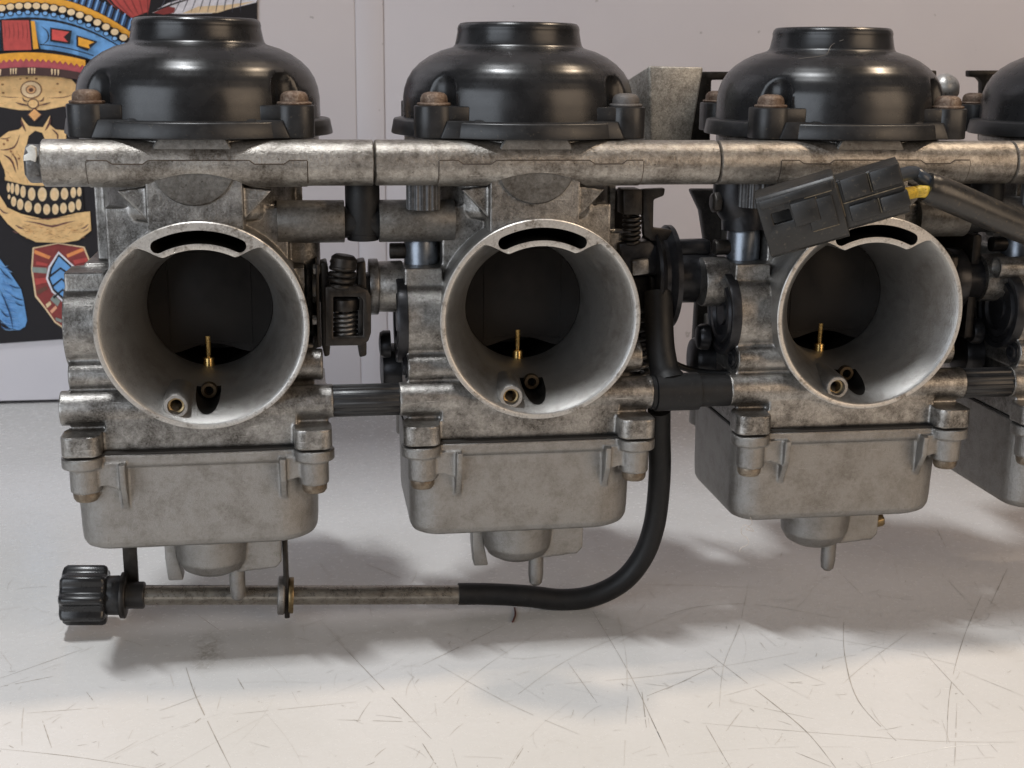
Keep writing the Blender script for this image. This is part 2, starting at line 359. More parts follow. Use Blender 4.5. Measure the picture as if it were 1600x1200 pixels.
for (ox, oy), L in SCR.items():
    for pl in L:
        pts = [tuple(atZ(ox + x / K1, oy + y / K1, ZT)[:2]) for x, y in pl]
        ribbon(md_ if i % 2 == 0 else mf_, smoothline(pts), random.uniform(0.20, 0.34), ZT + 0.03 + 0.002 * (i % 9)); i += 1
ribbon(mb_, smoothline([tuple(atZ(1040 + x / K1, 780 + y / K1, ZT)[:2]) for x, y in ((860, 1195), (1250, 1110), (1480, 1095))]), 0.4, ZT + 0.06)
for k in range(620):
    x, y = random.uniform(-190, 190), random.uniform(-100, 75) ; a = random.gauss(1.1, 0.7) if random.random() < .6 else random.uniform(0, 3.14)
    ln = random.choice((0.6, 1.2, 2.5, 4, 7, 12)) * random.uniform(.5, 1.3); cv = random.gauss(0, .15)
    pts = [(x + math.cos(a + cv * t) * ln * t, y + math.sin(a + cv * t) * ln * t) for t in (0, .33, .66, 1)]
    ribbon(md_ if random.random() < .22 else mf_, pts, random.uniform(.10, .24) if ln > 2 else random.uniform(.15, .35), ZT + 0.02 + 0.0001 * k)
for k in range(46):
    x, y = random.uniform(-190, 190), random.uniform(-95, 60); a = random.uniform(0, 3.14); ln = random.uniform(18, 60); cv = random.gauss(0, .25)
    ribbon(mf_, smoothline([(x + math.cos(a + cv * t) * ln * t, y + math.sin(a + cv * t) * ln * t) for t in (0, .33, .66, 1)]), random.uniform(.08, .16), ZT + 0.015 + 0.0002 * k)
for nm, mb, mt in (('scratches', md_, 'scratch'), ('faint_scratches', mf_, 'scratchfaint'), ('bright_scratch', mb_, 'scratchbright')):
    o = mb.build(nm, M[mt], bench, BO)
    if nm != 'bright_scratch': o['kind'] = 'stuff'

# ------------------------------------------------------------------ poster on the wall
poster = empty('poster', tuple(Vector((atY(180, 530, YW).x, YW - 1.2, 0)) * MM)); poster.location.z = 0
tag(poster, 'black poster of a painted skull in a beaded headdress on the wall', 'poster')
PY = YW - 1.2
PO = (poster.location.x / MM, PY, ZT)
def pw(u, v, lay): q = atY(u, v, PY); return (q.x, PY - 0.02 - 0.02 * lay, q.z)
INK = {}
def ink(c):
    if c not in INK:
        lin = [((x / 255 + 0.055) / 1.055) ** 2.4 for x in c]; g_ = min(1.4 if sum(c) > 130 else 1.0, 0.8 / max(lin)); lin = tuple(x * g_ for x in lin)
        INK[c] = plain('printed_ink', lin, 0.6, 0, 0.16, 0.35, 0.05, 0.3)
    return INK[c]
BLK = (34, 31, 34); TAN = (205, 170, 120); LTAN = (220, 194, 156); BLU = (92, 138, 186); YEL = (224, 160, 58); RED = (158, 66, 62); MAR = (118, 52, 50); WHT = (206, 204, 210); BRN = (92, 62, 52); GRY = (120, 128, 122); DBL = (56, 84, 124)
class Print:
    def __init__(s, name): s.name = name; s.mb = MB(); s.mats = []; s.lay = 0
    def idx(s, c):
        k = ink(c)
        if k not in s.mats: s.mats.append(k)
        return s.mats.index(k)
    def poly(s, pts, c, bump_lay=True):
        s.lay += 1; s.mb.mi = s.idx(c)
        vs = [s.mb.bm.verts.new(pw(u, v, s.lay)) for u, v in pts]
        f = s.mb._f(vs)
        return s
    def ell(s, cx, cy, rx, ry, c, n=20, rot=0):
        cr, sr = math.cos(rot), math.sin(rot)
        return s.poly([(cx + rx * math.cos(t) * cr - ry * math.sin(t) * sr, cy + rx * math.cos(t) * sr + ry * math.sin(t) * cr) for t in [2 * math.pi * k / n for k in range(n)]], c)
    def line(s, pts, w, c, taper=True, smooth=True):
        P = smoothline(pts, 5) if smooth and len(pts) > 2 else pts
        s.lay += 1; s.mb.mi = s.idx(c); n = len(P); A = []; B = []
        for i in range(n):
            t = Vector((P[min(i + 1, n - 1)][0] - P[max(i - 1, 0)][0], P[min(i + 1, n - 1)][1] - P[max(i - 1, 0)][1])); t.normalize()
            k = w / 2 * (max(0.12, math.sin(math.pi * (i + .2) / (n - .6))) if taper else 1)
            A.append(s.mb.bm.verts.new(pw(P[i][0] - t.y * k, P[i][1] + t.x * k, s.lay))); B.append(s.mb.bm.verts.new(pw(P[i][0] + t.y * k, P[i][1] - t.x * k, s.lay)))
        for i in range(n - 1): s.mb._f((A[i], B[i], B[i + 1], A[i + 1]))
        return s
    def band(s, x0, x1, top, bot, c, n=26):
        xs_ = [x0 + (x1 - x0) * k / n for k in range(n + 1)]
        s.lay += 1; s.mb.mi = s.idx(c)
        A = [s.mb.bm.verts.new(pw(x, top(x), s.lay)) for x in xs_]; B = [s.mb.bm.verts.new(pw(x, bot(x), s.lay)) for x in xs_]
        for i in range(n): s.mb._f((A[i], B[i], B[i + 1], A[i + 1]))
        return s
    def done(s):
        o = s.mb.build(s.name, s.mats, poster, PO); return o
# paper sheet itself
m = MB(); q = [atY(u, v, PY) for u, v in ((-160, 548), (402, 509), (402, -160), (-160, -160))]
m.prism([(p.x, p.z) for p in q], 'xz', PY, PY + 0.8); m.build('poster_sheet', ink(BLK), poster, PO)
arc = lambda y0, k, xc=45: (lambda x: y0 + k * (x - xc) ** 2)
P = Print('headdress_print')
# upper feathers
P.poly([(150, -30), (180, 8), (205, 28), (232, 18), (240, -30)], RED)
for a in range(6): P.line([(160 + a * 14, -10), (176 + a * 11, 8), (196 + a * 7, 24)], 2.0, MAR)
P.poly([(236, 20), (262, 5), (300, -6), (420, -30), (400, 4), (330, 21), (288, 22)], WHT)
P.poly([(285, 21), (310, 10), (352, 8), (398, 2), (340, 20)], LTAN)
for a in range(11): P.line([(262 + a * 12, -14), (256 + a * 12, 4), (246 + a * 13, 20)], 1.3, (70, 70, 82))
P.poly([(240, 20), (262, 10), (274, 12), (272, 20), (256, 23)], MAR)
P.line([(228, 24), (250, 14), (290, 0), (330, -10)], 2.5, BLK)
# hatched outer band
P.band(-60, 212, arc(-26, .00224), arc(-6, .00224), DBL)
for k in range(30):
    x = 60 + k * 5.2; y = arc(-26, .00224)(x); P.line([(x + 6, y), (x, y + 19)], 2.6, (110, 148, 192) if k % 2 else BLK, taper=False)
P.band(-60, 212, arc(-8, .00224), arc(22, .00224), BLK)
P.band(-60, 210, arc(-7, .00224), arc(5, .00224), YEL)
P.band(-60, 210, arc(4, .00224), arc(6, .00224), BLK)
# blue band
P.band(-60, 190, arc(17, .00224), arc(80, .0017), BLK)
P.band(-60, 190, arc(19, .00224), arc(27, .0022), BLU)
P.band(-60, 190, arc(31, .0021), arc(76, .00175), BLU)
P.line([(x, arc(69, .00175)(x)) for x in range(63, 150, 6)], 1.6, BLK, taper=False)
xb = -10.0
while xb < 205:
    y = arc(18, .00224)(xb); P.ell(xb, y + 1.5, 5.2, 4.2, BLK, 14); P.ell(xb, y + 1.5, 3.6, 2.8, (110, 152, 196), 14)
    y = arc(9, .00224)(xb); P.ell(xb, y, 7.6, 6.4, BLK, 16); P.ell(xb, y, 6.0, 5.0, LTAN, 16); P.ell(xb - 1.2, y - 1.2, 3.0, 2.4, (232, 206, 166), 12); xb += 13.6
P.poly([(2, 30), (50, 31), (66, 78), (4, 80)], BLK).poly([(5, 32), (47, 32), (51, 78), (8, 79)], RED).poly([(50, 33), (56, 33), (62, 76), (54, 77)], YEL)
for a in range(6): P.line([(8 + a * 7, 34), (10 + a * 7, 50), (9 + a * 7, 62)], 1.2, MAR)
P.poly([(80, 43), (114, 48), (111, 69), (80, 65)], BLK).poly([(83, 46), (110, 50), (101, 58), (108, 66), (83, 62)], (176, 70, 66))
P.poly([(121, 55), (154, 65), (138, 80), (121, 73)], BLK).poly([(124, 58), (149, 66), (140, 70), (142, 76), (124, 71)], YEL)
P.line([(66, 41), (76, 50), (77, 62), (68, 70)], 2.2, BLK)
P.poly([(-8, 30), (0, 32), (2, 80), (-8, 79)], BLK).poly([(-20, 40), (-6, 46), (-2, 60), (-6, 76), (-20, 76)], BLU)
# yellow, zig-zag and fringe
P.band(-60, 135, arc(80, .0015), arc(100, .0012), BLK)
P.band(-60, 135, arc(82, .0015), arc(93, .0013), YEL)
P.band(-60, 135, arc(92, .0013), arc(106, .0012), (150, 70, 76))
for k in range(18):
    x = -14 + k * 8.8; y = arc(92, .0013)(x); P.poly([(x - 4.4, y - 1), (x + 4.4, y - 1), (x, y + 4.5)], YEL)
P.band(-60, 135, arc(105, .0012), arc(118, .0010), (62, 44, 42))
for x in (18, 22, 26, 46, 51, 55, 82, 87, 92, 2, -2): y = arc(106, .0012)(x); P.poly([(x, y), (x + 2.6, y), (x + 1.8, y + 9), (x + .6, y + 9)], LTAN)
P.done()
P = Print('skull_print')
T = lambda L: [(x / 3.333, 180 + y / 3.333) for x, y in L]
# forehead
P.poly([(-30, 128), (0, 119), (40, 116), (80, 118), (112, 124), (122, 136), (120, 152), (104, 165), (70, 172), (30, 172), (0, 167), (-30, 152)], TAN)
P.line([(0, 150), (14, 152), (30, 152)], 1.4, BRN).line([(74, 153), (100, 152), (118, 146)], 1.4, BRN)
for x, y in ((32, 123), (42, 122), (57, 123), (4, 132), (90, 131), (5, 145), (94, 144)): P.ell(x, y, 2.2, 1.4, (110, 76, 50), 10)
P.ell(48.7, 140, 17, 14, (100, 70, 52)).ell(48.7, 140, 15.2, 12.4, LTAN).ell(48.7, 140, 8.5, 7, (110, 78, 58)).ell(48.7, 140, 7, 5.6, (196, 152, 108)).ell(48.7, 140.5, 3.6, 3.2, (88, 60, 48))
for sx in (-1, 1):
    P.line([(52 + sx * 6, 165), (52 + sx * 17, 163), (52 + sx * 28, 160)], 2.6, (70, 50, 50)).line([(52 + sx * 8, 158), (52 + sx * 14, 157), (52 + sx * 17, 151)], 2.2, (70, 50, 50))
P.ell(52, 162, 9, 8, (70, 50, 48)).ell(52, 162, 7.4, 6.4, TAN)
P.poly([(54, 168), (67, 179), (54, 191), (42, 179)], (62, 46, 46)).poly([(54, 170), (64, 179), (54, 189), (45, 179)], (214, 160, 104))
# face
P.poly(T([(-60, 130), (0, 118), (45, 85), (100, 74), (122, 52), (112, 10), (136, 40), (150, 55), (180, 60), (225, 62), (245, 30), (262, 0), (262, 50), (290, 74), (345, 80), (345, 140), (300, 200), (345, 345), (200, 372), (60, 358), (28, 340), (22, 300), (-60, 262)]), TAN)
P.poly(T([(136, 168), (150, 108), (184, 80), (222, 92), (236, 130), (240, 200), (180, 175)]), BLK)
P.poly(T([(-60, 225), (0, 232), (24, 285), (30, 320), (12, 340), (-60, 340)]), BLK)
for L, w in (([(0, 180), (40, 178), (80, 160), (105, 100)], 9), ([(20, 205), (60, 235), (85, 300)], 11), ([(60, 195), (85, 230), (95, 285)], 8), ([(110, 20), (118, 45), (136, 85)], 12), ([(262, 10), (258, 40), (236, 80)], 12), ([(0, 120), (30, 122), (60, 112)], 5), ([(270, 70), (300, 100), (300, 130)], 8)): P.line(T(L), w / 3.333, (84, 56, 52))
for x, y in ((40, 130), (58, 188), (100, 225), (22, 150)): P.ell(*T([(x, y)])[0], 2, 1.6, (120, 80, 56), 10)
# jaw
P.poly(T([(-60, 400), (0, 415), (40, 480), (110, 512), (250, 545), (400, 508), (470, 500), (476, 600), (410, 650), (330, 664), (190, 660), (110, 622), (40, 562), (0, 512), (-60, 480)]), TAN)
P.poly(T([(28, 338), (130, 362), (280, 372), (430, 362), (440, 500), (330, 522), (230, 526), (130, 505), (60, 472), (34, 430)]), BLK)
for x, y, w, h in ((46, 376, 18, 50), (66, 380, 20, 58), (91, 386, 24, 62), (122, 398, 29, 64), (167, 410, 40, 70), (222, 411, 48, 76), (286, 411, 48, 70), (338, 408, 40, 64), (384, 402, 30, 58), (415, 398, 24, 50)): P.ell(*T([(x, y)])[0], w / 6.9, h / 6.9, LTAN, 18).ell(*T([(x - 2, y + 4)])[0], w / 11, h / 10, (228, 196, 150), 14)
for x, y, w, h in ((50, 424, 14, 26), (74, 448, 28, 54), (108, 463, 34, 60), (150, 474, 40, 62), (199, 484, 38, 58), (246, 489, 38, 58), (291, 488, 35, 58), (333, 482, 37, 58), (376, 476, 37, 58), (412, 464, 30, 60)): P.ell(*T([(x, y)])[0], w / 6.9, h / 6.9, LTAN, 18).ell(*T([(x - 1, y + 3)])[0], w / 11, h / 10, (228, 196, 150), 14)
rp = random.Random(11)
for k in range(70):
    x = rp.uniform(110, 425); y = rp.uniform(562, 642)
    a = rp.gauss(0, .35); ln = rp.uniform(10, 34); P.line(T([(x, y), (x + ln * .5, y + a * ln * .5 + 2), (x + ln, y + a * ln)]), rp.uniform(.5, 1.1), rp.choice(((150, 108, 66), (176, 130, 80), (128, 88, 58))))
for k in range(40):
    x = rp.uniform(30, 330); y = rp.uniform(150, 330); a = rp.gauss(1.2, .4); ln = rp.uniform(10, 40)
    P.line(T([(x, y), (x + ln * .5 * math.cos(a) + 3, y + a * ln * .4), (x + ln * math.cos(a), y + ln * .8)]), rp.uniform(.5, 1.1), rp.choice(((150, 108, 66), (176, 130, 80))))
for k in range(46):
    x = rp.uniform(-10, 116); y = rp.uniform(121, 170); ln = rp.uniform(4, 13); P.line([(x, y), (x + ln * .5, y + rp.uniform(-1, 1)), (x + ln, y + rp.uniform(-1.5, 1.5))], rp.uniform(.4, .9), rp.choice(((170, 126, 78), (186, 142, 90), (230, 192, 134))))
for L, w in (([(0, 470), (30, 500), (55, 505)], 8), ([(135, 545), (200, 555), (280, 572), (350, 555), (400, 545)], 10), ([(90, 565), (115, 580), (135, 585)], 9), ([(75, 595), (95, 605), (112, 607)], 7), ([(430, 585), (450, 578), (468, 560)], 8), ([(440, 600), (460, 592), (470, 580)], 5), ([(130, 520), (200, 535), (300, 530), (400, 518)], 4)): P.line(T(L), w / 3.333, (92, 62, 58))
P.done()
P = Print('pendant_print')
P.poly(T([(170, 690), (300, 664), (440, 685), (470, 760), (478, 860), (430, 1010), (345, 1122), (285, 1080), (235, 1010), (182, 945), (162, 800)]), LTAN)
P.poly(T([(177, 695), (300, 670), (434, 690), (464, 765), (470, 860), (424, 1006), (344, 1112), (288, 1072), (240, 1004), (190, 938), (170, 800)]), MAR)
for L, c in (([(180, 700), (265, 735), (255, 750), (178, 720)], (220, 138, 84)), ([(430, 690), (345, 725), (352, 742), (440, 705)], (220, 138, 84)), ([(168, 790), (245, 795), (245, 824), (168, 818)], GRY), ([(395, 785), (465, 780), (468, 806), (392, 810)], GRY), ([(190, 915), (240, 888), (250, 905), (200, 935)], BRN), ([(262, 960), (280, 935), (315, 968), (300, 995)], GRY), ([(238, 985), (262, 968), (268, 985), (246, 1004)], LTAN), ([(260, 1020), (290, 990), (298, 1004), (272, 1032)], (206, 150, 120)), ([(290, 1052), (325, 1065), (320, 1080), (290, 1068)], GRY), ([(180, 850), (245, 845), (245, 870), (186, 885)], RED), ([(190, 760), (250, 772), (246, 786), (186, 780)], RED), ([(380, 755), (455, 740), (458, 762), (390, 776)], RED)): P.poly(T(L), c)
P.poly(T([(305, 708), (392, 790), (398, 880), (372, 950), (340, 985), (270, 920), (240, 850), (252, 790)]), WHT)
P.poly(T([(306, 722), (384, 794), (388, 880), (364, 945), (338, 970), (276, 912), (250, 850), (262, 794)]), BLK)
P.poly(T([(307, 735), (376, 800), (378, 875), (356, 935), (336, 952), (284, 904), (262, 850), (272, 800)]), BLU)
for dy in (0, 56, 112): P.line(T([(262 + dy * .15, 838 + dy), (316 + dy * .1, 796 + dy), (374, 838 + dy)]), 3.4, BLK, taper=False, smooth=False)
P.poly(T([(-60, 700), (0, 748), (20, 775), (60, 830), (110, 905), (124, 960), (132, 1010), (142, 1068), (132, 1100), (100, 1118), (50, 1108), (0, 1062), (-60, 1000)]), BLU)
for k in range(34):
    y = 770 + k * 10; P.line(T([(-6 + (k % 5) * 9, y), (22 + (k % 4) * 14, y + 16), (44 + k * 2.2, y + 14 + (k % 3) * 8)]), .8, (62, 100, 150) if k % 3 else (132, 172, 212))
for L in ([(0, 900), (50, 1020), (70, 1110)], [(110, 900), (80, 895), (50, 880)], [(126, 960), (95, 955), (60, 935)], [(128, 990), (100, 985), (80, 970)], [(0, 1000), (30, 1040), (52, 1048)], [(0, 790), (30, 830), (60, 850)]): P.line(T(L), 2.0, (30, 46, 70))
P.done()

# ------------------------------------------------------------------ the carburettor bank
S12, S23, S34 = 91.17, 95.85, 88.0
CX = [-S12, 0.0, S23, S23 + S34]
bank = empty('carburettor_bank', (0, 0, 0))
tag(bank, 'bank of four grimy aluminium motorcycle carburettors with black caps, joined by a rail', 'carburettor bank')
VX = 0.38
LIDX, LIDY = -0.9, 40.0

# ---- body casting (mesh of each carburettor)
m = MB()
m.lathe([(24.5, 26.0), (26.6, 26.6), (27.3, 28.2), (27.3, 48.6)], (-1.3, 38, 0), (-1.3, 38, 1), 96)
m.cyl((-1.0, 40, 46.2), (-1.0, 40, 48.5), 33.2, seg=96)
m.box(-25.7, 22.9, 17.5, 62, -12, 30)
m.box(-13.5, 11.4, 7.2, 45, 18, 44)
m.cyl((0, 8.5, 0), (0, 40, 0), 26.9, 27.2, seg=96)
m.cyl((-37, 19, -2.4), (-18, 19, -2.4), 12, seg=72)
m.box(-36.6, -26, 13, 26, 6, 13)
m.box(-36.4, -18, 9.5, 34, -19.5, 0)
m.cyl((-36.4, 11, -14.6), (-15, 11, -14.6), 4.2, seg=40)
m.cyl((15, 13, -13.6), (31.5, 13, -13.6), 4.4, seg=40)
m.box(18, 27, 17, 45, -24, 13)
m.cyl((26.5, 30, -12), (26.5, 30, 21), 5.2, seg=36)
m.box(-33, -20, 24, 50, -20, 14)
m.box(-30, 27, 30, 58, -20, 40)
m.cyl((-38.8, 8.6, -23.2), (34.1, 8.6, -23.2), 4.75, seg=48)
m.box(-36.2, 32.4, 7, 54, -34.5, -24)
m.box(-27.2, 24, 4.4, 20, -34.5, -24)
m.box(-34.5, 29, 14, 52, -28, -8)
for x in (-33.1, 28.2):
    m.prism(rrect(x - 5.2, x + 5.2, -1.9, 8.5, 3.0, 5), 'xy', -34.5, -28.8)
    m.cyl((x, 50, -34.5), (x, 50, -28.6), 5.4, seg=24)
m.cyl((0, 40, 0), (0, 72, 0), 22, seg=64)
m.prism([(-21, 35), (-13.4, 27), (-13.4, 36)], 'xz', 9.4, 14)
m.prism([(11.3, 27), (19, 35), (11.3, 36)], 'xz', 9.4, 14)
body = m.build('carburettor', M['body'], bank, loc=(CX[0] * MM, 0, -ZT * MM), remesh=VX, smooth=2,
               cut=lambda c: c.x * c.x + c.z * c.z < 26.3 ** 2 and c.y < 33)

# ---- bell mouth with bore, slot and jet hole
N = 192
def bell_r(y):
    pts = ((0, 26.7), (0.5, 26.2), (2, 25.2), (5, 23.6), (10, 21.5), (16, 19.7), (22, 18.5), (30, 17.8), (34, 17.8))
    for (a, ra), (b, rb) in zip(pts, pts[1:]):
        if y <= b: t = (y - a) / (b - a); return ra + (rb - ra) * t
    return 17.8
def lip(th):
    d = abs(math.degrees((th + math.pi) % (2 * math.pi) - math.pi))
    if d < 25.5: return 20.6
    if d > 39: return 26.7
    t = (d - 25.5) / 13.5; s_ = t * t * (3 - 2 * t); return 20.6 + 6.1 * s_
ysin = [0, 0.12, 0.5, 1.2, 2, 3, 4, 5.2, 6.6, 8, 10, 12, 14, 16, 18, 20, 22, 25, 28, 31, 34]
rows = []
TH = [2 * math.pi * i / N for i in range(N)]
P3 = lambda r, th, y: (r * math.sin(th), y, r * math.cos(th))
for y in reversed(ysin):
    o_ = 0.22 if y == 0 else (0.06 if y == 0.12 else 0)
    rows.append([P3(min(bell_r(y), lip(t)) + o_, t, y) for t in TH])
for y, r in ((0, 27.75), (0.25, 28.0), (1.6, 28.0), (2.0, 27.6), (9, 27.2), (14, 27.4), (34, 27.4)):
    rows.append([P3(r, t, y) for t in TH])
m = MB(); rv = [[m.bm.verts.new(p) for p in r] for r in rows]
for a, b in zip(rv, rv[1:] + rv[:1]):
    for i in range(N): m._f((a[i], a[(i + 1) % N], b[(i + 1) % N], b[i]))
slot = []
for k in range(25): t = R(-26 + 52 * k / 24); slot.append((25.7 * math.sin(t), 25.7 * math.cos(t)))
for k in range(1, 8): a = R(26); c = (23.95 * math.sin(a), 23.95 * math.cos(a)); b_ = R(90 - 26) - math.pi * k / 8; slot.append((c[0] + 1.75 * math.cos(b_), c[1] + 1.75 * math.sin(b_)))
for k in range(25): t = R(26 - 52 * k / 24); slot.append((22.2 * math.sin(t), 22.2 * math.cos(t)))
for k in range(1, 8): a = R(-26); c = (23.95 * math.sin(a), 23.95 * math.cos(a)); b_ = R(270 + 26 - 0) - math.pi * k / 8 - 0; slot.append((c[0] + 1.75 * math.cos(b_), c[1] + 1.75 * math.sin(b_)))
cs = MB(); cs.mi = 2; cs.prism(slot, 'xz', -2, 26)
ch = MB(); ch.mi = 2; ch.cyl((-0.1, -3, -21.8), (-0.1, 15.5, -20.0), 3.4, seg=40)
bell = m.build('bell_mouth', [M['bore'], M['rim'], M['void']], body, boolean=[cs, ch], angle=40)
for p in bell.data.polygons:
    c = p.center / MM; r = math.hypot(c.x, c.z); th = abs(math.degrees(math.atan2(c.x, c.z)))
    if c.y < 0.3 and p.normal.y < -0.5 and p.material_index == 0: p.material_index = 1
m = MB(); m.lathe([(4.4, 14), (3.6, 3), (3.4, 1.0), (3.1, 0.5), (2.3, 0.5), (2.2, 1.4), (2.2, 10), (0, 10)], (-8.0, 0.8, -21.7), (-8.0, 2, -21.7), 36, ends=(False, True)); m.build('air_jet_post', M['bore'], body)
m = MB(); m.cyl((-8, 6.2, -21.7), (-8, 7.5, -21.7), 1.8, seg=20); m.build('jet_shade_plug', M['void'], body)  # near black plug, shade painted into the jet hole
m = MB(); m.lathe([(2.2, 2.2), (2.1, 1.8), (1.6, 2.0), (1.5, 3.0), (1.2, 3.4), (1.1, 6)], (-8.0, 0.8, -21.7), (-8.0, 2, -21.7), 28, ends=(False, False)); m.build('air_jet', M['brassdull'], body)
m = MB(); m.lathe([(2.3, 15.3), (2.1, 13.6), (1.3, 13.6), (1.2, 14.4), (1.1, 15.3)], (-0.1, 0, -20.6), (-0.1, 1, -20.6), 28, ends=(False, False)); m.build('main_air_jet', M['darkbrass'], body)
# slide, needle, bore passage
arcp = [(17.7 * math.sin(R(a)), 17.7 * math.cos(R(a))) for a in range(-142, 143, 4)]
low = [(10.5 - 21 * k / 12, -13.9 + 2.6 * math.cos((10.5 - 21 * k / 12) / 10.5 * math.pi / 2) ** 1.3) for k in range(13)]
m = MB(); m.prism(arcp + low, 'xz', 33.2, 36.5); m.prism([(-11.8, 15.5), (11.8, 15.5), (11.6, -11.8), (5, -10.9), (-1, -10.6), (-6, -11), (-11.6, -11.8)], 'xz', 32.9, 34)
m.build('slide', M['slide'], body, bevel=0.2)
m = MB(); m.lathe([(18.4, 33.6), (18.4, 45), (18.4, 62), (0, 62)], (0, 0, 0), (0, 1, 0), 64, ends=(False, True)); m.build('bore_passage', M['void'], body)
m = MB(); m.cyl((-1.2, 33.5, -16), (-1.2, 33.5, -9), 0.75, 0.95, seg=16); m.build('needle', M['brass'], body)
m = MB(); m.lathe([(1.75, 0), (1.75, 3.6), (1.55, 3.9), (1.2, 3.9)], (-1.2, 33.5, -19.2), (-1.2, 33.5, -18.2), 24); m.build('needle_jet', M['brass'], body)
# side cover disc on the left boss
m = MB(); m.lathe([(0, 1.6), (3.4, 1.6), (3.6, 0.9), (6.4, 0.9), (6.8, 1.9), (8.6, 1.9), (9, 0.9), (10.6, 0.9), (10.9, 1.8), (12.2, 1.8), (12.4, 1.2), (12.4, -1)], (-37, 19, -2.4), (-38, 19, -2.4), 64, ends=(False, True))
m.build('side_cover', M['darkmetal'], body)
# plug disc below the rail
m = MB(); m.lathe([(10.9, 8), (10.9, .4), (10.5, 0), (0, 0)], (-1, 6.2, 42.2), (-1, 7.2, 42.2), 72, ends=(False, True)); m.build('plug_disc', M['disc'], body)
# gasket
m = MB(); m.box(-36.5, 32.2, 2.2, 54, -34.95, -34.45); m.build('bowl_gasket', M['gasket'], body)

# ---- float bowl
m = MB()
secs = [(-35.0, 0), (-44, 0.1), (-58, 0.4), (-60.8, 0.6), (-62.3, 1.3), (-63.1, 2.7)]
m.rings([[(x, y, z) for x, y in bowl_plan(i)] for z, i in secs])
m.box(-33, 28, 1.9, 53, -38.0, -34.95)
for x in (-33.2, 28.4):
    for y in (3.0, 50.5):
        m.cyl((x, y, -38.1), (x, y, -34.95), 5.6, seg=40)
        m.cyl((x + (0.4 if x < 0 else -0.2), y, -45), (x + (0.4 if x < 0 else -0.2), y, -37), 4.15, seg=36)
m.prism([(-1.2, -37), (6, -37), (6, -52), (3.4, -50.5), (-0.6, -43)], 'yz', -23.6, -21.9)
m.prism([(-1.2, -37), (8, -37), (8, -52), (3.6, -49.5), (-0.6, -43)], 'yz', 19.0, 20.7)
m.prism([(-31, -37), (-22.5, -37), (-22.5, -45), (-27.5, -43.2), (-31, -43.2)], 'xz', 1.0, 6)
m.prism([(27, -37), (19.5, -37), (19.5, -44), (24, -42.8), (27, -42.8)], 'xz', 1.0, 10)
m.prism([(-22.4, -37.2), (19.6, -37.2), (19.6, -38.6), (-22.4, -38.6)], 'xz', 2.5, 8)
# sump
m.lathe([(11.2, 0), (11.0, 6), (10.3, 12.5), (8.8, 15.2), (6, 16.8), (2.5, 17.3)], (-2.0, 26, -61.6), (-2.0, 26, -62.6), 64)
m.prism([(5, -60.5), (18.2, -60.5), (18.0, -75.6), (16.4, -77.4), (5, -78.4)], 'xz', 22.5, 33)
bowl = m.build('float_bowl', M['bowl'], body, remesh=0.36, smooth=2)
m = MB(); m.prism([(-15.8, -61), (-12.2, -61), (-12.4, -73), (-10.8, -81), (-15.2, -81), (-15.8, -74)], 'xz', 25, 31); tab = m.build('drain_lug', M['bowl'], body, bevel=0.5)
m = MB(); m.lathe([(2.4, 0), (2.35, 9), (2.0, 11.6), (1.2, 12.4), (0.6, 12.4), (0.5, 11)], (4.6, 28.5, -77.0), (4.6, 28.5, -78.0), 28); m.build('drain_nipple', M['bowl'], body)
m = MB(); m.lathe([(5.2, 0), (5.2, .9), (4.4, 1.3), (0, 1.3)], (-1.5, 14.6, -64.0), (-1.5, 14.4, -65.4), 40, ends=(True, False)); m.build('sump_seam', M['bowl'], body, bevel=.2)

# ---- bowl screws
for x in (-32.9, 28.3):
    m = MB(); m.lathe([(2.0, 3), (3.35, 0.2), (3.5, -0.2), (3.4, -1.7), (2.9, -2.5), (1.6, -2.5), (1.5, -1.4), (0, -1.4)], (x, 3.0, -45.0), (x, 3.0, -44), 28, ends=(True, False)); m.build('bowl_screw', M['bowlscrew'], body)

# ---- top cover
prof = [(33.6, 48.7), (33.7, 54), (33.6, 59), (33.2, 61.6), (32.3, 64.2), (30.8, 66.6), (28.6, 68.8), (25.8, 70.7), (22.6, 72.2), (20.2, 72.9), (19.0, 73.3), (18.5, 73.9), (18.2, 75), (17.7, 77.6), (17.75, 78.4), (17.5, 79.3), (16.9, 79.95), (16.2, 80.1), (15.4, 79.7), (15.0, 78.5), (14.8, 76), (0, 75.6)]
fine = []
for (ra, za), (rb, zb) in zip(prof, prof[1:]):
    for k in range(3): fine.append((ra + (rb - ra) * k / 3, za + (zb - za) * k / 3))
fine.append(prof[-1])
BLT = [(-28.0, 15.2), (25.6, 15.2), (-28.0, 65.0), (25.6, 65.0)]
m = MB(); m.lathe(fine, (LIDX, LIDY, 0), (LIDX, LIDY, 1), 256, ends=(True, False))
for v in m.bm.verts:
    if v.co.z < 68.5:
        for bx, by in BLT[:2]:
            rr = 6.0 * (1 if v.co.z < 63 else max(0.0, 1 - ((v.co.z - 63) / 5.5) ** 2) ** 0.5)
            d = Vector((v.co.x - bx, v.co.y - by))
            if 0.01 < d.length < rr:
                n_ = Vector((LIDX - bx, LIDY - by)).normalized(); t_ = d.dot(n_); pz = (d - n_ * t_).length
                h = math.sqrt(max(rr * rr - pz * pz, 0))
                v.co.x += n_.x * (h - t_); v.co.y += n_.y * (h - t_)
cover = m.build('top_cover', M['plastic'], body, angle=50)
m = MB()
m.rings([[(LIDX + r * math.cos(t), LIDY + r * math.sin(t), z) for t in [2 * math.pi * i / 96 for i in range(96)]] for r, z in ((37.2, 48.7), (36.4, 53.0), (33, 53.4))])
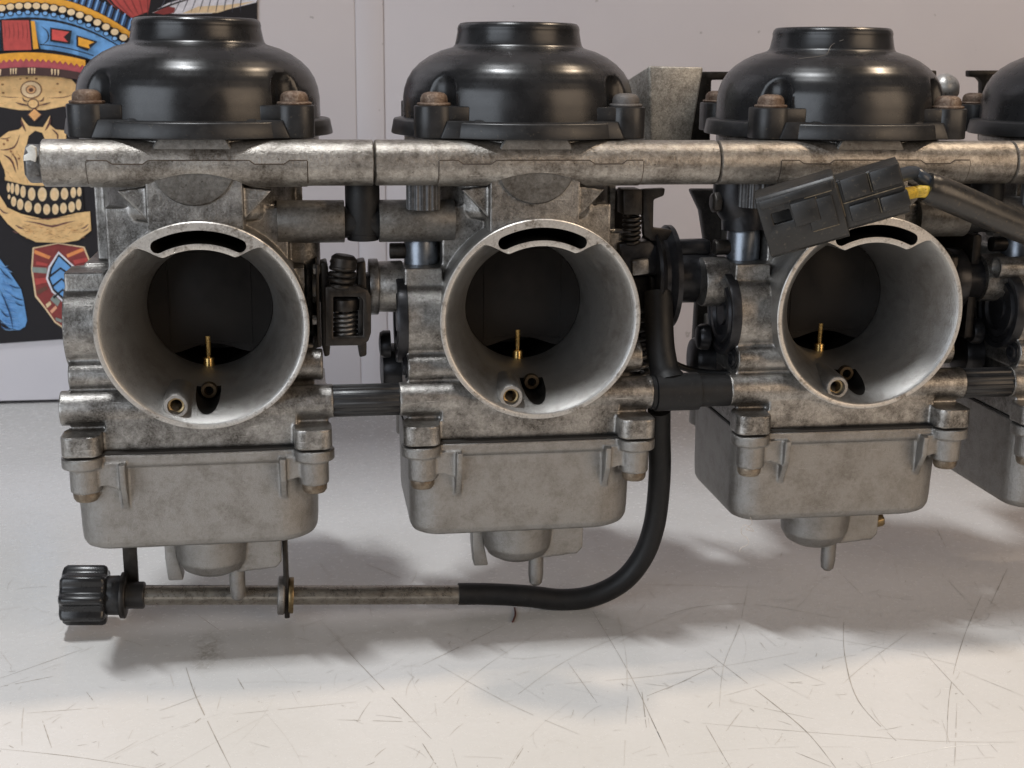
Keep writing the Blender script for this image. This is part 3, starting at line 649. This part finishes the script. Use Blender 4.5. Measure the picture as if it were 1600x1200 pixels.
m.rings([[(-18.6, 8.6, 48.7), (16.6, 8.6, 48.7), (16.6, 40, 48.7), (-18.6, 40, 48.7)], [(-17.4, 9.4, 53.8), (15.6, 9.4, 53.8), (15.6, 40, 54.2), (-17.4, 40, 54.2)]])
for s_, bx in ((-1, -28.0), (1, 25.6)):
    x1 = -17.5 if s_ < 0 else 15.7; x2 = bx + s_ * -1.2; x3 = bx - s_ * 3.2
    m.rings([[(x1 - s_ * .4, 8.65, 48.7), (x2, 9.7, 48.7), (x2 + s_ * 3, 34, 48.7), (x1 - s_ * .4, 34, 48.7)], [(x1 - s_ * .4, 9.45, 53.5), (x3, 10.2, 53.5), (x3 + s_ * 3, 34, 53.5), (x1 - s_ * .4, 34, 53.5)]])
    for by in (15.2, 65.0):
        yy = (by - 4.9, by + 7) if by < 40 else (by - 7, by + 4.9)
        m.prism(rrect(bx - 5.3, bx + 5.3, yy[0], yy[1], 4.2, 8), 'xy', 48.7, 57.4)
    a = sorted((bx + s_ * 2, bx - s_ * 9.2)); m.box(a[0], a[1], 11.2, 22, 53, 57.3)
m.build('cover_flange', M['plasticmatt'], body, bevel=0.45)
for bx, by in BLT:
    m = MB(); m.lathe([(4.5, 0), (4.7, 0.4), (4.5, 0.75), (3.8, 0.85), (3.75, 1.9), (3.45, 2.7), (2.8, 3.3), (1.7, 3.6), (1.3, 3.0), (0, 3.0)], (bx, by, 57.4), (bx, by, 58.4), 24, ends=(True, False)); m.build('cover_screw', M['rust'], body)
# small corrugated cap under the rail on the left
m = MB(); m.rings([[(-31.0 + (4.4 + (0.35 if i % 4 < 2 else 0)) * math.cos(2 * math.pi * i / 72), 16 + (4.4 + (0.35 if i % 4 < 2 else 0)) * math.sin(2 * math.pi * i / 72), z) for i in range(72)] for z in (29.2, 30, 38)])
m.build('ribbed_cap', M['ribbed'], body)

# ---- copies: three further carburettors
def copy_tree(o, parent=None):
    c = o.copy(); COL.objects.link(c)
    if parent is not None: c.parent = parent
    for ch in list(o.children): copy_tree(ch, c)
    return c
carbs = [body]
for i in range(1, 4):
    c = copy_tree(body, bank); c.location = (CX[i] * MM, 0, -ZT * MM); carbs.append(c)
LAB = ('leftmost carburettor, beside the poster', 'second carburettor, left of the grey bracket', 'third carburettor, behind the black plug', 'fourth carburettor, cut off by the right edge')
for c, l in zip(carbs, LAB): c['label'] = l
def drop(c, base):
    for ch in list(c.children):
        if ch.name.split('.')[0] == base: bpy.data.objects.remove(ch)
for c, k in ((carbs[1], 1), (carbs[3], 0), (carbs[3], 1)):
    [ch for ch in c.children if ch.name.startswith('cover_screw')][k].color = (0, 0, 0, 1)
drop(carbs[0], 'ribbed_cap'); drop(carbs[0], 'side_cover'); drop(carbs[2], 'drain_lug'); drop(carbs[3], 'drain_lug')
# pieces that differ between the carburettors (children in carburettor millimetres)
def vent(c, x0, x1):
    m = MB(); m.lathe([(5.9, 0), (5.9, abs(x1 - x0)), (4.4, abs(x1 - x0)), (4.3, abs(x1 - x0) - 3)], (x0, 20, 25.5), (x0 + (1 if x1 > x0 else -1), 20, 25.5), 48)
    m.build('vent_tube', M['disc'], c, bevel=0.25)
vent(carbs[0], 20, 38.4); vent(carbs[1], -22, -43.2); vent(carbs[2], 20, 36); vent(carbs[3], -22, -43)
for c in carbs[1:]:
    m = MB(); m.lathe([(4.9, 0), (4.9, 13.5), (4.4, 14.6), (3, 14.8)], (-31, 24, 7.5), (-31, 24, 8.5), 40); m.build('choke_tower', M['bluelit'], c)
    m = MB(); m.lathe([(2.3, 0), (2.3, 9)], (-31, 24, 16.5), (-32, 24, 16.5), 24); m.build('side_spigot', M['steel'], c, bevel=.3)
    m = MB(); m.lathe([(7.4, -1), (7.4, 0), (7.2, 6.5)], (-37.5, 19 + 4, 6.4), (-38.5, 19 + 4, 6.4), 48); m.build('shaft_boss', M['body'], c, bevel=.4)
    m = MB(); m.lathe([(4.0, 0), (4.0, 2.0), (3.4, 3.0), (1.5, 3.3)], (-40, 26, -11), (-41, 26, -11), 24); m.build('shaft_nut', M['darkmetal'], c)
    m = MB(); m.lathe([(7.4, 0), (7.4, 4), (6.6, 5.5), (4, 6)], (-36.5, 34, -20), (-37.5, 34, -20), 40); m.build('side_plug', M['darkmetal'], c)
    m = MB(); m.lathe([(3.2, 0), (3.2, .5), (2.4, .6), (2.3, 1.2), (1.6, 1.2), (1.5, .2)], (-36.4, 11, -14.6), (-37.4, 11, -14.6), 24); m.build('passage_plug', M['darkmetal'], c)
m = MB(); m.lathe([(2.4, -1), (2.4, 3.2), (2.0, 4.0), (1.2, 4.0)], (18.2, 28, -73.4), (19.2, 28, -73.2), 6); m.build('drain_screw', M['brassdull'], carbs[2], bevel=.3)
# black elbow and cap beside the third carburettor
c = carbs[2]
m = MB(); m.tube([(-31, 24, 22), (-31.5, 24, 27), (-34, 24, 31), (-34, 24, 40)], 6.6, 24); m.build('choke_elbow', M['darkmetal'], c)
m = MB(); m.lathe([(3.2, 0), (3.2, 2), (2.2, 2.6)], (-39.5, 22, 30), (-40.5, 22, 30), 6); m.build('elbow_screw', M['steel'], c, bevel=.3)
# ---- long rail in front of the covers
rail = MB(); rail.cyl((-S12 - 38, 11, 42.3), (CX[3] + 60, 11, 42.3), 3.0, seg=20); rail = rail.build('mounting_rail', M['zinc'], bank, BO)
edges_ = [-S12 - 39.5, -44.8, 51.0, S23 + 43.6, CX[3] + 70]
RY, RZ, RR = 11.0, 42.3, 6.15
for i in range(4):
    a, b = edges_[i] + 0.15, edges_[i + 1] - 0.15
    m = MB(); L = b - a; lo = [(RR - .5, 0), (RR, .35)] + [(RR, L * k / 24) for k in range(1, 24)] + [(RR, L - .35), (RR - .5, L)]
    m.lathe(lo, (a, RY, RZ), (a + 1, RY, RZ), 64)
    cut = MB(); cut.cyl((CX[i] - 0.5, -6, 39.9 - 27), (CX[i] - 0.5, 14.5, 39.9 - 27), 27, seg=128)
    m.build('rail_segment', M['rail'], rail, BO, boolean=[cut], angle=40)
    # raised half sleeve with stepped upper edge
    x0, x1 = CX[i] - 27.6, CX[i] + 28.5
    def top(x):
        d = 0
        for t0, t1 in ((x0 + 5, x0 + 15.5), (x1 - 15, x1 - 4.5)):
            if t0 < x < t1: d = 9 * min(1, min(x - t0, t1 - x) / 1.4)
        return 8 - d
    m = MB(); xs2 = [x0 + (x1 - x0) * k / 112 for k in range(113)]; g = []
    for x in xs2:
        row = []
        a0 = top(x); a1 = -78
        dx = abs(x - CX[i] + 0.5)
        zc = 39.9 - 27 + math.sqrt(max(27 ** 2 - dx * dx, 0)) if dx < 27 else -99
        zz = max(-1.0, min(1.0, (zc + 0.15 - RZ) / (RR + .25)))
        a1 = max(a1, math.degrees(math.asin(zz)))
        for k in range(15):
            an = R(a0 + (a1 - a0) * k / 14); row.append((x, RY - (RR + .28) * math.cos(an), RZ + (RR + .28) * math.sin(an)))
        an = R(a1); row.append((x, RY - (RR - .5) * math.cos(an), RZ + (RR - .5) * math.sin(an)))
        an = R(a0); row.insert(0, (x, RY - (RR - .5) * math.cos(an), RZ + (RR - .5) * math.sin(an)))
        g.append(row)
    m.rings(g, True, True, closed=True); m.build('rail_sleeve', M['rail'], rail, BO, angle=30)
    m = MB()
    def on(x, an, rad): return (x, RY - rad * math.cos(R(an)), RZ + rad * math.sin(R(an)))
    m.tube([on(x, top(x) + 1.6, RR + .06) for x in xs2], .17, 6, smooth=False)
    for xx in (x0 - .12, x1 + .12): m.tube([on(xx, a_, RR + .04) for a_ in range(8, -60, -4)], .15, 6, smooth=False)
    m.tube([on(CX[i] - .4, a_, RR + .0) for a_ in range(26, 62, 4)], .10, 6, smooth=False)
    m.build('joint_line', M['grimeline'], rail, BO)
# bolt in the left end of the rail
ex = edges_[0]
m = MB(); m.lathe([(3, 0), (5.1, .2), (5.2, 3.4), (4.4, 4.2), (2, 4.3)], (ex + .2, RY, RZ - 0.2), (ex - .8, RY, RZ - 0.2), 6, rot=R(10)); m.build('end_bolt', M['zinc'], rail, BO, bevel=.35)
m = MB(); m.prism([(ex - 3.6, 43.2), (ex - 1.9, 43.4), (ex - .7, 42.9), (ex - .3, 44.6), (ex - .5, 46.6), (ex - 1.6, 47.2), (ex - 2.9, 46.4), (ex - 2.2, 45.2), (ex - 3.4, 44.6)], 'xz', 5.2, 7.5); m.build('paint_mark', M['whitepaint'], rail, BO, bevel=.15)

# ---- grey sheet bracket and rear brackets
q = [atY(u, v, 48) for u, v in ((1012, 103), (1098, 105), (1078, 222), (1016, 222))]
m = MB(); m.prism([(p.x, p.z) for p in q], 'xz', 47, 49.2)
q2 = atY(986, 128, 56)
m.rings([[(q[0].x, 47, q[0].z), (q[0].x + 1.5, 47, q[0].z), (q[3].x + 1.5, 47, q[3].z), (q[3].x, 47, q[3].z)], [(q2.x - 1, 62, q2.z), (q2.x + .6, 62, q2.z), (q2.x + 1.5, 62, 44), (q2.x, 62, 44)]])
m.build('cable_bracket', M['bracket'], bank, BO, bevel=1.0, bseg=3)
def plate(name, pts, Y, th, mat, bev=0.5):
    q = [atY(u, v, Y) for u, v in pts]; m = MB(); m.prism([(p.x, p.z) for p in q], 'xz', Y, Y + th); return m.build(name, mat, bank, BO, bevel=bev)
plate('rear_bracket', ((1080, 112), (1200, 112), (1200, 124), (1112, 125), (1110, 220), (1080, 220)), 92, 3, M['steel'])
plate('rear_bracket', ((1514, 110), (1600, 110), (1600, 220), (1533, 220), (1534, 128), (1528, 121), (1514, 120)), 92, 3, M['steel'])
plate('rear_bracket', ((1440, 110), (1464, 110), (1464, 122), (1440, 124)), 92, 3, M['steel'])
q = atY(1470, 143, 70); m = MB(); m.lathe([(0, 0), (2.5, .4), (4.2, 1.8), (4.9, 4), (4.2, 6.4), (2.6, 7.6), (2.2, 12)], (q.x + 3, 66, q.z + 3), (q.x + 2.4, 67, q.z + 2.4), 32); m.build('cable_end', M['rim'], bank, BO)

# ---- pipes between the carburettors
def pX(u, v, Y): return atY(u, v, Y)
def splined(xa, xb):
    m = MB(); n = 60
    m.rings([[(x, 8.6 + (4.15 + (0.38 if i % 6 < 3 else 0)) * math.cos(2 * math.pi * i / n), -23.2 + (4.15 + (0.38 if i % 6 < 3 else 0)) * math.sin(2 * math.pi * i / n)) for i in range(n)] for x in (xa, xb)])
    return m.build('joining_pipe', M['plasticmatt'], bank, BO, bevel=.08)
splined(CX[0] + 33.5, CX[1] - 38.5); splined(CX[2] + 33.5, CX[3] - 38.5)
m = MB(); a, b = CX[1] + 33.8, CX[2] - 38.6
m.lathe([(4.9, 0), (4.9, 1.2), (4.5, 1.3), (5.5, 1.4), (5.5, (b - a) * .6), (4.6, (b - a) * .6 + .3), (4.6, b - a)], (a, 8.6, -23.4), (a + 1, 8.6, -23.4), 48)
m.tube([(a + 5.4, 11, -20), (a + 4.2, 14, -12), (a + 4.2, 17, -4), (a + 4.6, 20, 4)], [5.6, 5.2, 4.6, 4.2], 24)
m.build('fuel_tee', M['rubber'], bank, BO, angle=45)
# vent tee between first and second
m = MB(); m.cyl((CX[0] + 36, 20, 25.2), (CX[1] - 41, 20, 25.2), 4.4, seg=40); q = pX(566, 300, 20); m.lathe([(4.8, -6), (4.8, 12)], (q.x, 20, 28), (q.x, 20, 29), 40); m.cyl((q.x, 20, 20.2), (q.x, 20, 30), 4.4, seg=40)
m.build('vent_tee', M['rubber'], bank, BO, bevel=.3)
m = MB(); m.cyl((CX[2] + 33, 20, 25.2), (CX[3] - 41, 20, 25.2), 4.4, seg=40); m.cyl((CX[2] + 43, 20, 25), (CX[2] + 43, 20, 44), 4.8, seg=40); m.build('vent_tee', M['rubber'], bank, BO, bevel=.3)

# ---- balance screw linkage between first and second
lk = MB(); q = pX(577, 458, 21); lk.lathe([(8.0, 0), (8.0, 2.6)], (q.x, 23, 6.4), (q.x + 1, 23, 6.4), 40)
lk.cyl((q.x - 16, 23, 6.4), (q.x + 8, 23, 6.4), 4.2, seg=24)
lk = lk.build('balance_linkage', M['zinc'], bank, BO, bevel=.25)
def lplate(name, pts, Y, th, hole=None, mat='steel', bev=.45):
    q = [(p.x, p.z) for p in (atY(u, v, Y) for u, v in pts)]
    m = MB(); m.prism(q, 'xz', Y, Y + th); cut = None
    if hole:
        cut = MB(); cut.prism([(p.x, p.z) for p in (atY(u, v, Y) for u, v in hole)], 'xz', Y - 3, Y + th + 3)
    return m.build(name, M[mat], lk, BO, bevel=bev, boolean=[cut] if hole else None)
lplate('stirrup', ((508, 448), (560, 447), (574, 453), (580, 464), (580, 520), (576, 533), (566, 540), (508, 541)), 10, 3, ((521, 464), (562, 464), (567, 470), (567, 525), (521, 527)))
lplate('side_arm', ((500, 412), (510, 409), (513, 420), (516, 540), (515, 556), (507, 558), (503, 540)), 14, 8)
lplate('side_arm', ((558, 410), (571, 408), (573, 450), (573, 556), (562, 559), (559, 540)), 14, 8)
lplate('thrust_disc', ((493, 414), (498, 412), (501, 545), (496, 540)), 12, 20)
a_, b_ = pX(537, 410, 13), pX(531, 452, 13)
m = MB(); m.coil(a_, b_, 3.1, 0.75, 4.5); m.build('upper_spring', M['steel'], lk, BO, angle=60)
m = MB(); m.lathe([(0, 2.2), (2.6, 2.1), (3.6, 1.2), (3.6, -1.4), (2, -1.8)], a_, a_ + (a_ - b_).normalized(), 28, ends=(False, True)); m.cyl(a_, b_, 2.0, seg=16); m.build('balance_screw', M['steel'], lk, BO)
a_, b_ = pX(539, 484, 15), pX(539, 531, 15)
m = MB(); m.coil(a_, b_, 3.0, 0.62, 6.5); m.build('lower_spring', M['zinc'], lk, BO, angle=60)
m = MB(); a2 = pX(539, 466, 15); m.cyl(a2, a_, 4.0, seg=28); m.cyl(a_, b_, 1.7, seg=16); m.build('spring_cup', M['steel'], lk, BO, bevel=.3)
for u, v in ((489, 421), (488, 500)):
    a_ = pX(u, v, 14); m = MB(); m.lathe([(1.6, 0), (1.6, 1.6), (1.1, 2)], a_, a_ + Vector((1, 0, 0)), 6); m.build('stop_screw', M['zinc'], lk, BO, bevel=.15)

# ---- throttle pulley and levers between second and third
a_ = pX(1040, 440, 32)
tp = MB(); tp.lathe([(5, -6), (14.2, -6), (14.8, -5.2), (13.2, -3.6), (13.2, -2.4), (15.4, -.8), (15.4, 0.6), (8, 1.2), (8, 8), (7.4, 14)], (a_.x, 30, 7), (a_.x + 1, 30, 7), 64)
tp = tp.build('throttle_pulley', M['darkmetal'], bank, BO)
def tplate(name, pts, Y, th, mat='steel', bev=.5):
    q = [(p.x, p.z) for p in (atY(u, v, Y) for u, v in pts)]; m = MB(); m.prism(q, 'xz', Y, Y + th); return m.build(name, M[mat], tp, BO, bevel=bev)
tplate('stop_lever', ((1003, 296), (1040, 294), (1038, 306), (1022, 312), (1021, 356), (1050, 359), (1050, 376), (1018, 378), (1006, 368)), 24, 3)
tplate('adjuster_block', ((974, 296), (1004, 296), (1004, 336), (974, 336)), 22, 8)
a_, b_ = pX(988, 336, 24), pX(986, 380, 24)
m = MB(); m.coil(a_, b_, 2.3, 0.55, 6); m.build('adjuster_spring', M['steel'], tp, BO, angle=60)
tplate('lever_dark_block', ((966, 380), (1016, 378), (1040, 390), (1048, 420), (1030, 432), (975, 432)), 22, 9, 'darkmetal', 1.2)
tplate('lever_dark_block', ((985, 432), (1030, 430), (1032, 500), (1024, 520), (990, 520)), 26, 8, 'steel', 1.0)
tplate('lever_face', ((988, 408), (1014, 404), (1016, 428), (988, 432)), 20, 3, 'zinc', .6)
tplate('lever_face', ((1016, 430), (1026, 436), (1034, 490), (1026, 502), (1020, 480)), 22, 3, 'steel', .6)
a_ = pX(1028, 508, 20); m = MB(); m.lathe([(3, 0), (3, 1.5), (1.8, 1.9)], a_, a_ + Vector((0, -1, .1)), 6); m.build('cable_nut', M['zinc'], tp, BO, bevel=.2)
a_, b_ = pX(995, 470, 26), pX(990, 600, 26); m = MB(); m.coil(a_, b_, 4.2, 0.75, 9); m.build('return_spring', M['zinc'], tp, BO, angle=60)
tplate('link_bar', ((1058, 376), (1112, 375), (1112, 398), (1062, 399), (1057, 390)), 26, 5, 'darkmetal', 1.5)
a_, b_ = pX(1052, 572, 22), pX(1146, 584, 22)
m = MB(); m.tube([pX(1040, 555, 22), pX(1058, 570, 22), pX(1085, 579, 22), pX(1120, 583, 20), pX(1150, 582, 18)], 0.95, 12); m.build('breather_lead', M['rubber'], bank, BO)
tplate('lever_dark_block', ((960, 296), (1000, 296), (1002, 470), (1000, 606), (960, 606)), 44, 4, 'steel', 1.0)  # dark backing plates added to deepen the gap behind the levers
tplate('lever_dark_block', ((1000, 388), (1044, 394), (1062, 420), (1066, 478), (1050, 520), (1052, 560), (1066, 588), (1000, 606)), 40, 5, 'darkmetal', 1.0)
tplate('lever_dark_block', ((1080, 296), (1130, 296), (1130, 600), (1082, 600), (1090, 470), (1110, 420), (1096, 330)), 48, 5, 'steel', 1.0)
# throttle shaft coupling between third and fourth
a0, b0 = CX[2] + 27, CX[3] - 38
sc_ = MB(); sc_.lathe([(5, 0), (5, 6), (9.5, 6.4), (9.5, 11), (6.5, 11.4), (6.5, b0 - a0)], (a0, 24, 6), (a0 + 1, 24, 6), 48)
sc_ = sc_.build('shaft_coupling', M['darkmetal'], bank, BO, bevel=.3)
for (x0, x1, y0, y1, z0, z1) in ((a0 - 4, b0 + 6, 46, 50, -22, 36), (a0 + 4, a0 + 7, 16, 40, -18, 14), (a0 + 13, a0 + 16, 20, 44, -12, 20), (a0 - 2, b0 + 4, 38, 46, -24, -6)):
    m = MB(); m.box(x0, x1, y0, y1, z0, z1); m.build('coupling_dark_plate', M['steel'], sc_, BO, bevel=.8)  # dark plates, added to darken the gap around the coupling
m = MB(); q = pX(1556, 418, 14); m.lathe([(3.2, 0), (3.2, 14), (2.2, 14), (1.8, 4)], (q.x + 14, 14, q.z), (q.x + 13, 14, q.z), 28); m.build('vacuum_spigot', M['body'], bank, BO, bevel=.2)
# engine side spigots on every body
for i in range(4):
    m = MB(); m.lathe([(20.5, 60), (20.5, 88), (19, 90), (17, 90), (16.5, 70)], (CX[i], 0, 0), (CX[i], 1, 0), 64); m.build('engine_spigot', M['body'], bank, BO)

# ------------------------------------------------------------------ idle adjuster with flexible drive
RYd = 35.0
p0, p1 = atY(236, 930, RYd), atY(740, 929, RYd)
adj = empty('idle_adjuster', (p0.x * MM, RYd * MM, 0))
AO = (p0.x, RYd, ZT)
tag(adj, 'idle adjuster with ribbed black knob, steel rod and curved black hose, under the leftmost carburettor', 'adjuster knob')
ax = (p1 - p0).normalized()
m = MB(); k0, k1 = atY(97, 930, RYd), atY(168, 930, RYd); kl = (k1 - k0).length
u_ = Vector((0, 1, 0)); w_ = ax.cross(u_); n = 128
def kr(t, f): return (8.0 + 1.15 * max(-0.55, math.cos(8 * t)) ) * f
rr = []
for h, f in ((0, .80), (.5, .93), (1.6, 1.0), (kl * .5, 1.0), (kl - 1.2, 1.0), (kl - .4, .96), (kl, .88)):
    rr.append([k0 + ax * h + (u_ * math.cos(t) + w_ * math.sin(t)) * kr(t + .2, f) for t in [2 * math.pi * i / n for i in range(n)]])
m.rings(rr); m.build('knob', M['plastic'], adj, AO, angle=45)
m = MB(); m.lathe([(5.9, 0), (6.0, 4.2), (5.6, 4.6), (4.1, 4.7), (4.1, 10.6), (3.8, 11)], k1, k1 + ax, 48); m.build('collar', M['plasticmatt'], adj, AO, bevel=.2)
m = MB(); m.lathe([(7.0, 0), (7.0, 1.8)], k1 + ax * 3.9, k1 + ax * 4.9, 40); q = k1 + ax * 4.8
m.box(atY(192, 900, RYd).x, atY(214, 900, RYd).x, RYd + 2, RYd + 4.2, q.z + 2, q.z + 30); m.build('hanger_plate', M['steel'], adj, AO, bevel=.4)
m = MB(); m.cyl(k1 + ax * 8, p1, 3.05, seg=40); m.build('rod', M['rod'], adj, AO, angle=40)
q = atY(447, 930, RYd)
m = MB(); m.lathe([(5.4, 0), (6.0, .3), (6.0, 2.0), (5.4, 2.4)], q - ax * 2.6, q - ax * 1.6, 40); m.build('retaining_washer', M['bowl'], adj, AO, bevel=.2)
m = MB(); m.lathe([(5.6, 0), (5.6, 1.5)], q + ax * .8, q + ax * 1.8, 40); m.build('retaining_washer', M['brassdull'], adj, AO, bevel=.2)
m = MB(); m.box(q.x - .6, q.x + 1.0, RYd - 3.8, RYd + 4, q.z - 6.2, q.z + 22); m.build('hanger_plate', M['steel'], adj, AO, bevel=.4)
path = [(716, 928, 35), (760, 928, 35), (820, 931, 34), (880, 937, 33), (930, 930, 32), (975, 906, 31), (1005, 868, 30), (1021, 825, 29), (1028, 780, 28), (1031, 730, 26), (1030, 680, 23), (1030, 640, 20)]
hp = [atY(*p) for p in path]
m = MB(); m.tube(hp, 3.45, 28, 8); m.build('hose', M['rubber'], adj, AO, angle=60)

# ------------------------------------------------------------------ black plug with its sleeve
PYc = -9.0
a_, b_ = atY(1192, 352, PYc + 4), atY(1412, 288, PYc - 9)
plug = empty('electrical_plug', tuple(Vector((a_.x, PYc, a_.z - ZT)) * MM))
tag(plug, 'dusty black electrical plug with sleeved wires, hanging before the third carburettor', 'electrical plug')
e1 = (b_ - a_).normalized(); e3 = Vector((0, 0, 1)) - e1 * e1.z; e3.normalize(); e2 = e3.cross(e1)
tl = R(6)
f2 = e2 * math.cos(tl) + e3 * math.sin(tl); f3 = e3 * math.cos(tl) - e2 * math.sin(tl)     # rolled towards the viewer
LP = (b_ - a_).length
def lbox(mb, l0, l1, y0, y1, z0, z1, ins=0.0):
    def q(l, i): return [a_ + e1 * l + f2 * y + f3 * z for y, z in ((y0 + i, z0 + i), (y1 - i, z0 + i), (y1 - i, z1 - i), (y0 + i, z1 - i))]
    mb.rings([q(l0, 0), q(l1, ins)])
PO_ = (a_.x, PYc, a_.z)
def lprof(mb, l0, l1, pf): mb.rings([[a_ + e1 * l + f2 * y + f3 * z for y, z in pf] for l in (l0, l1)])
HP = [(-5.2, -2.6), (-5.2, 7.6), (-4.2, 8.6), (7, 8.6), (7, -8.8), (0, -9.6), (-2.6, -8.6), (-4.2, -6.0)]
m = MB(); lprof(m, 0, 21.5, HP)
cutw = MB(); lbox(cutw, 3.2, 8.2, -9, -2, 0.2, 3.4)
cutm = MB(); lbox(cutm, -4, 10, -2.6, 5, -6.6, 6.6)
m.build('plug_housing', M['plug'], plug, PO_, bevel=.9, bseg=3, boolean=[cutw, cutm])
m = MB(); lbox(m, 8.6, 15.4, -6.7, -4, -1.8, 4.8, .2); m.build('latch', M['plug'], plug, PO_, bevel=.4)
m = MB(); lbox(m, 12.4, 19.6, -6.0, -4, -4.2, 4.0); lbox(m, 0.8, 20.6, -5.7, -4, 5.2, 7.6); m.build('latch_rib', M['plug'], plug, PO_, bevel=.3)
m = MB(); lprof(m, 20.5, LP, [(-3.6, -3.4), (-3.6, 6.2), (-3, 6.8), (6, 6.8), (6, -7.4), (0, -7.8), (-2.2, -6.8)]); m.build('plug_body', M['plug'], plug, PO_, bevel=.7, bseg=3)
for (l0, l1, z0, z1, y) in ((22.4, 29.6, 1.0, 6.9, -5.0), (30.2, LP - .2, 1.4, 6.7, -4.8), (23.0, 30.6, -5.2, -0.6, -4.8), (31.2, LP + .4, -5.0, -0.8, -4.6)):
    m = MB(); lbox(m, l0, l1, y, -2, z0, z1); m.build('terminal_rib', M['plug'], plug, PO_, bevel=.5)
m = MB()
def dl(l0, y0, z0, l1, y1, z1): m.tube([a_ + e1 * l0 + f2 * y0 + f3 * z0, a_ + e1 * l1 + f2 * y1 + f3 * z1], .16, 6)
dl(21.6, -3.9, 6.2, 21.6, -3.9, -3.2); dl(29.9, -3.9, 1.2, 29.9, -3.9, 6.4); dl(22, -3.8, .3, LP - .6, -3.8, .4); dl(30.9, -3.9, -4.8, 30.9, -3.9, -.8); dl(15.5, -5.4, -1.6, 15.5, -5.4, 4.6); dl(12.6, -5.4, 5.0, 20, -5.4, 5.0); dl(12.6, -5.4, -4.4, 19.6, -5.4, -4.4)
m.build('dust_lines', M['dust'], plug, PO_)
m = MB(); m.tube([b_ + f3 * 2.5 - e1 * 2, atY(1425, 270, -6), atY(1440, 277, -6), atY(1458, 290, -6), atY(1500, 312, -5)], 1.9, 16); m.build('blue_wire', M['bluewire'], plug, PO_)
m = MB(); m.tube([b_ - f3 * 2.5 - e1 * 2, atY(1425, 301, -8), atY(1440, 299, -8), atY(1462, 303, -7), atY(1500, 318, -5)], 1.7, 16); m.build('yellow_wire', M['yellow'], plug, PO_)
m = MB(); m.tube([atY(1446, 292, -6), atY(1475, 303, -6), atY(1510, 318, -5), atY(1560, 340, -3), atY(1620, 364, 0), atY(1700, 392, 5), atY(1780, 410, 14)], [4.1, 4.2, 4.2, 4.3, 4.4] + [4.4] * 60, 28, 8); m.build('sleeve', M['sleeve'], plug, PO_, angle=60)

# ------------------------------------------------------------------ lint
def fibre(name, pts, r, mat, label, loc):
    m = MB(); m.tube(pts, r, 6, 6); p = pts[-1]
    o = m.build(name, mat, None, (p[0], p[1], p[2]), tuple(Vector((p[0], p[1], p[2] - ZT)) * MM)); tag(o, label, 'lint'); return o
fibre('lint_fibre', [atY(u, v, 4) for u, v in ((1172, 808), (1175, 818), (1165, 826), (1178, 830), (1164, 820), (1158, 832), (1168, 842), (1169, 850), (1158, 856), (1155, 862))], .09, M['lint'], 'pale curled lint fibre hanging from the third float bowl', 0)
fibre('brown_fibre', [(q.x, q.y, ZT + .3) for q in (atZ(804, 951, ZT), atZ(805, 962, ZT), atZ(801, 973, ZT))], .28, M['brownfibre'], 'short brown fibre on the bench below the black hose', 0)
for k, (nm, L, lb) in enumerate((('lint_fibre', [(1247, 92), (1262, 90), (1280, 88), (1292, 84), (1300, 70), (1318, 62)], 'fine grey lint lying across the cap of the third carburettor'), )):
    pts = []
    for u, v in L:
        # rest the fibre on the cap: march along the ray until it meets the cap profile
        r_ = ray(u, v); t = 0.9
        while t < 1.3:
            p = CP + r_ * (t * 348 / r_.y); rad = math.hypot(p.x - CX[2] - LIDX, p.y - LIDY); rz = 0
            for (ra, za), (rb, zb) in zip(prof[:17], prof[1:17]):
                if za <= p.z <= zb: rz = ra + (rb - ra) * (p.z - za) / (zb - za + 1e-6)
            if rad < rz + .25: break
            t += 0.0004
        pts.append(p)
    fibre(nm, pts, .07, M['greylint'], lb, 0)
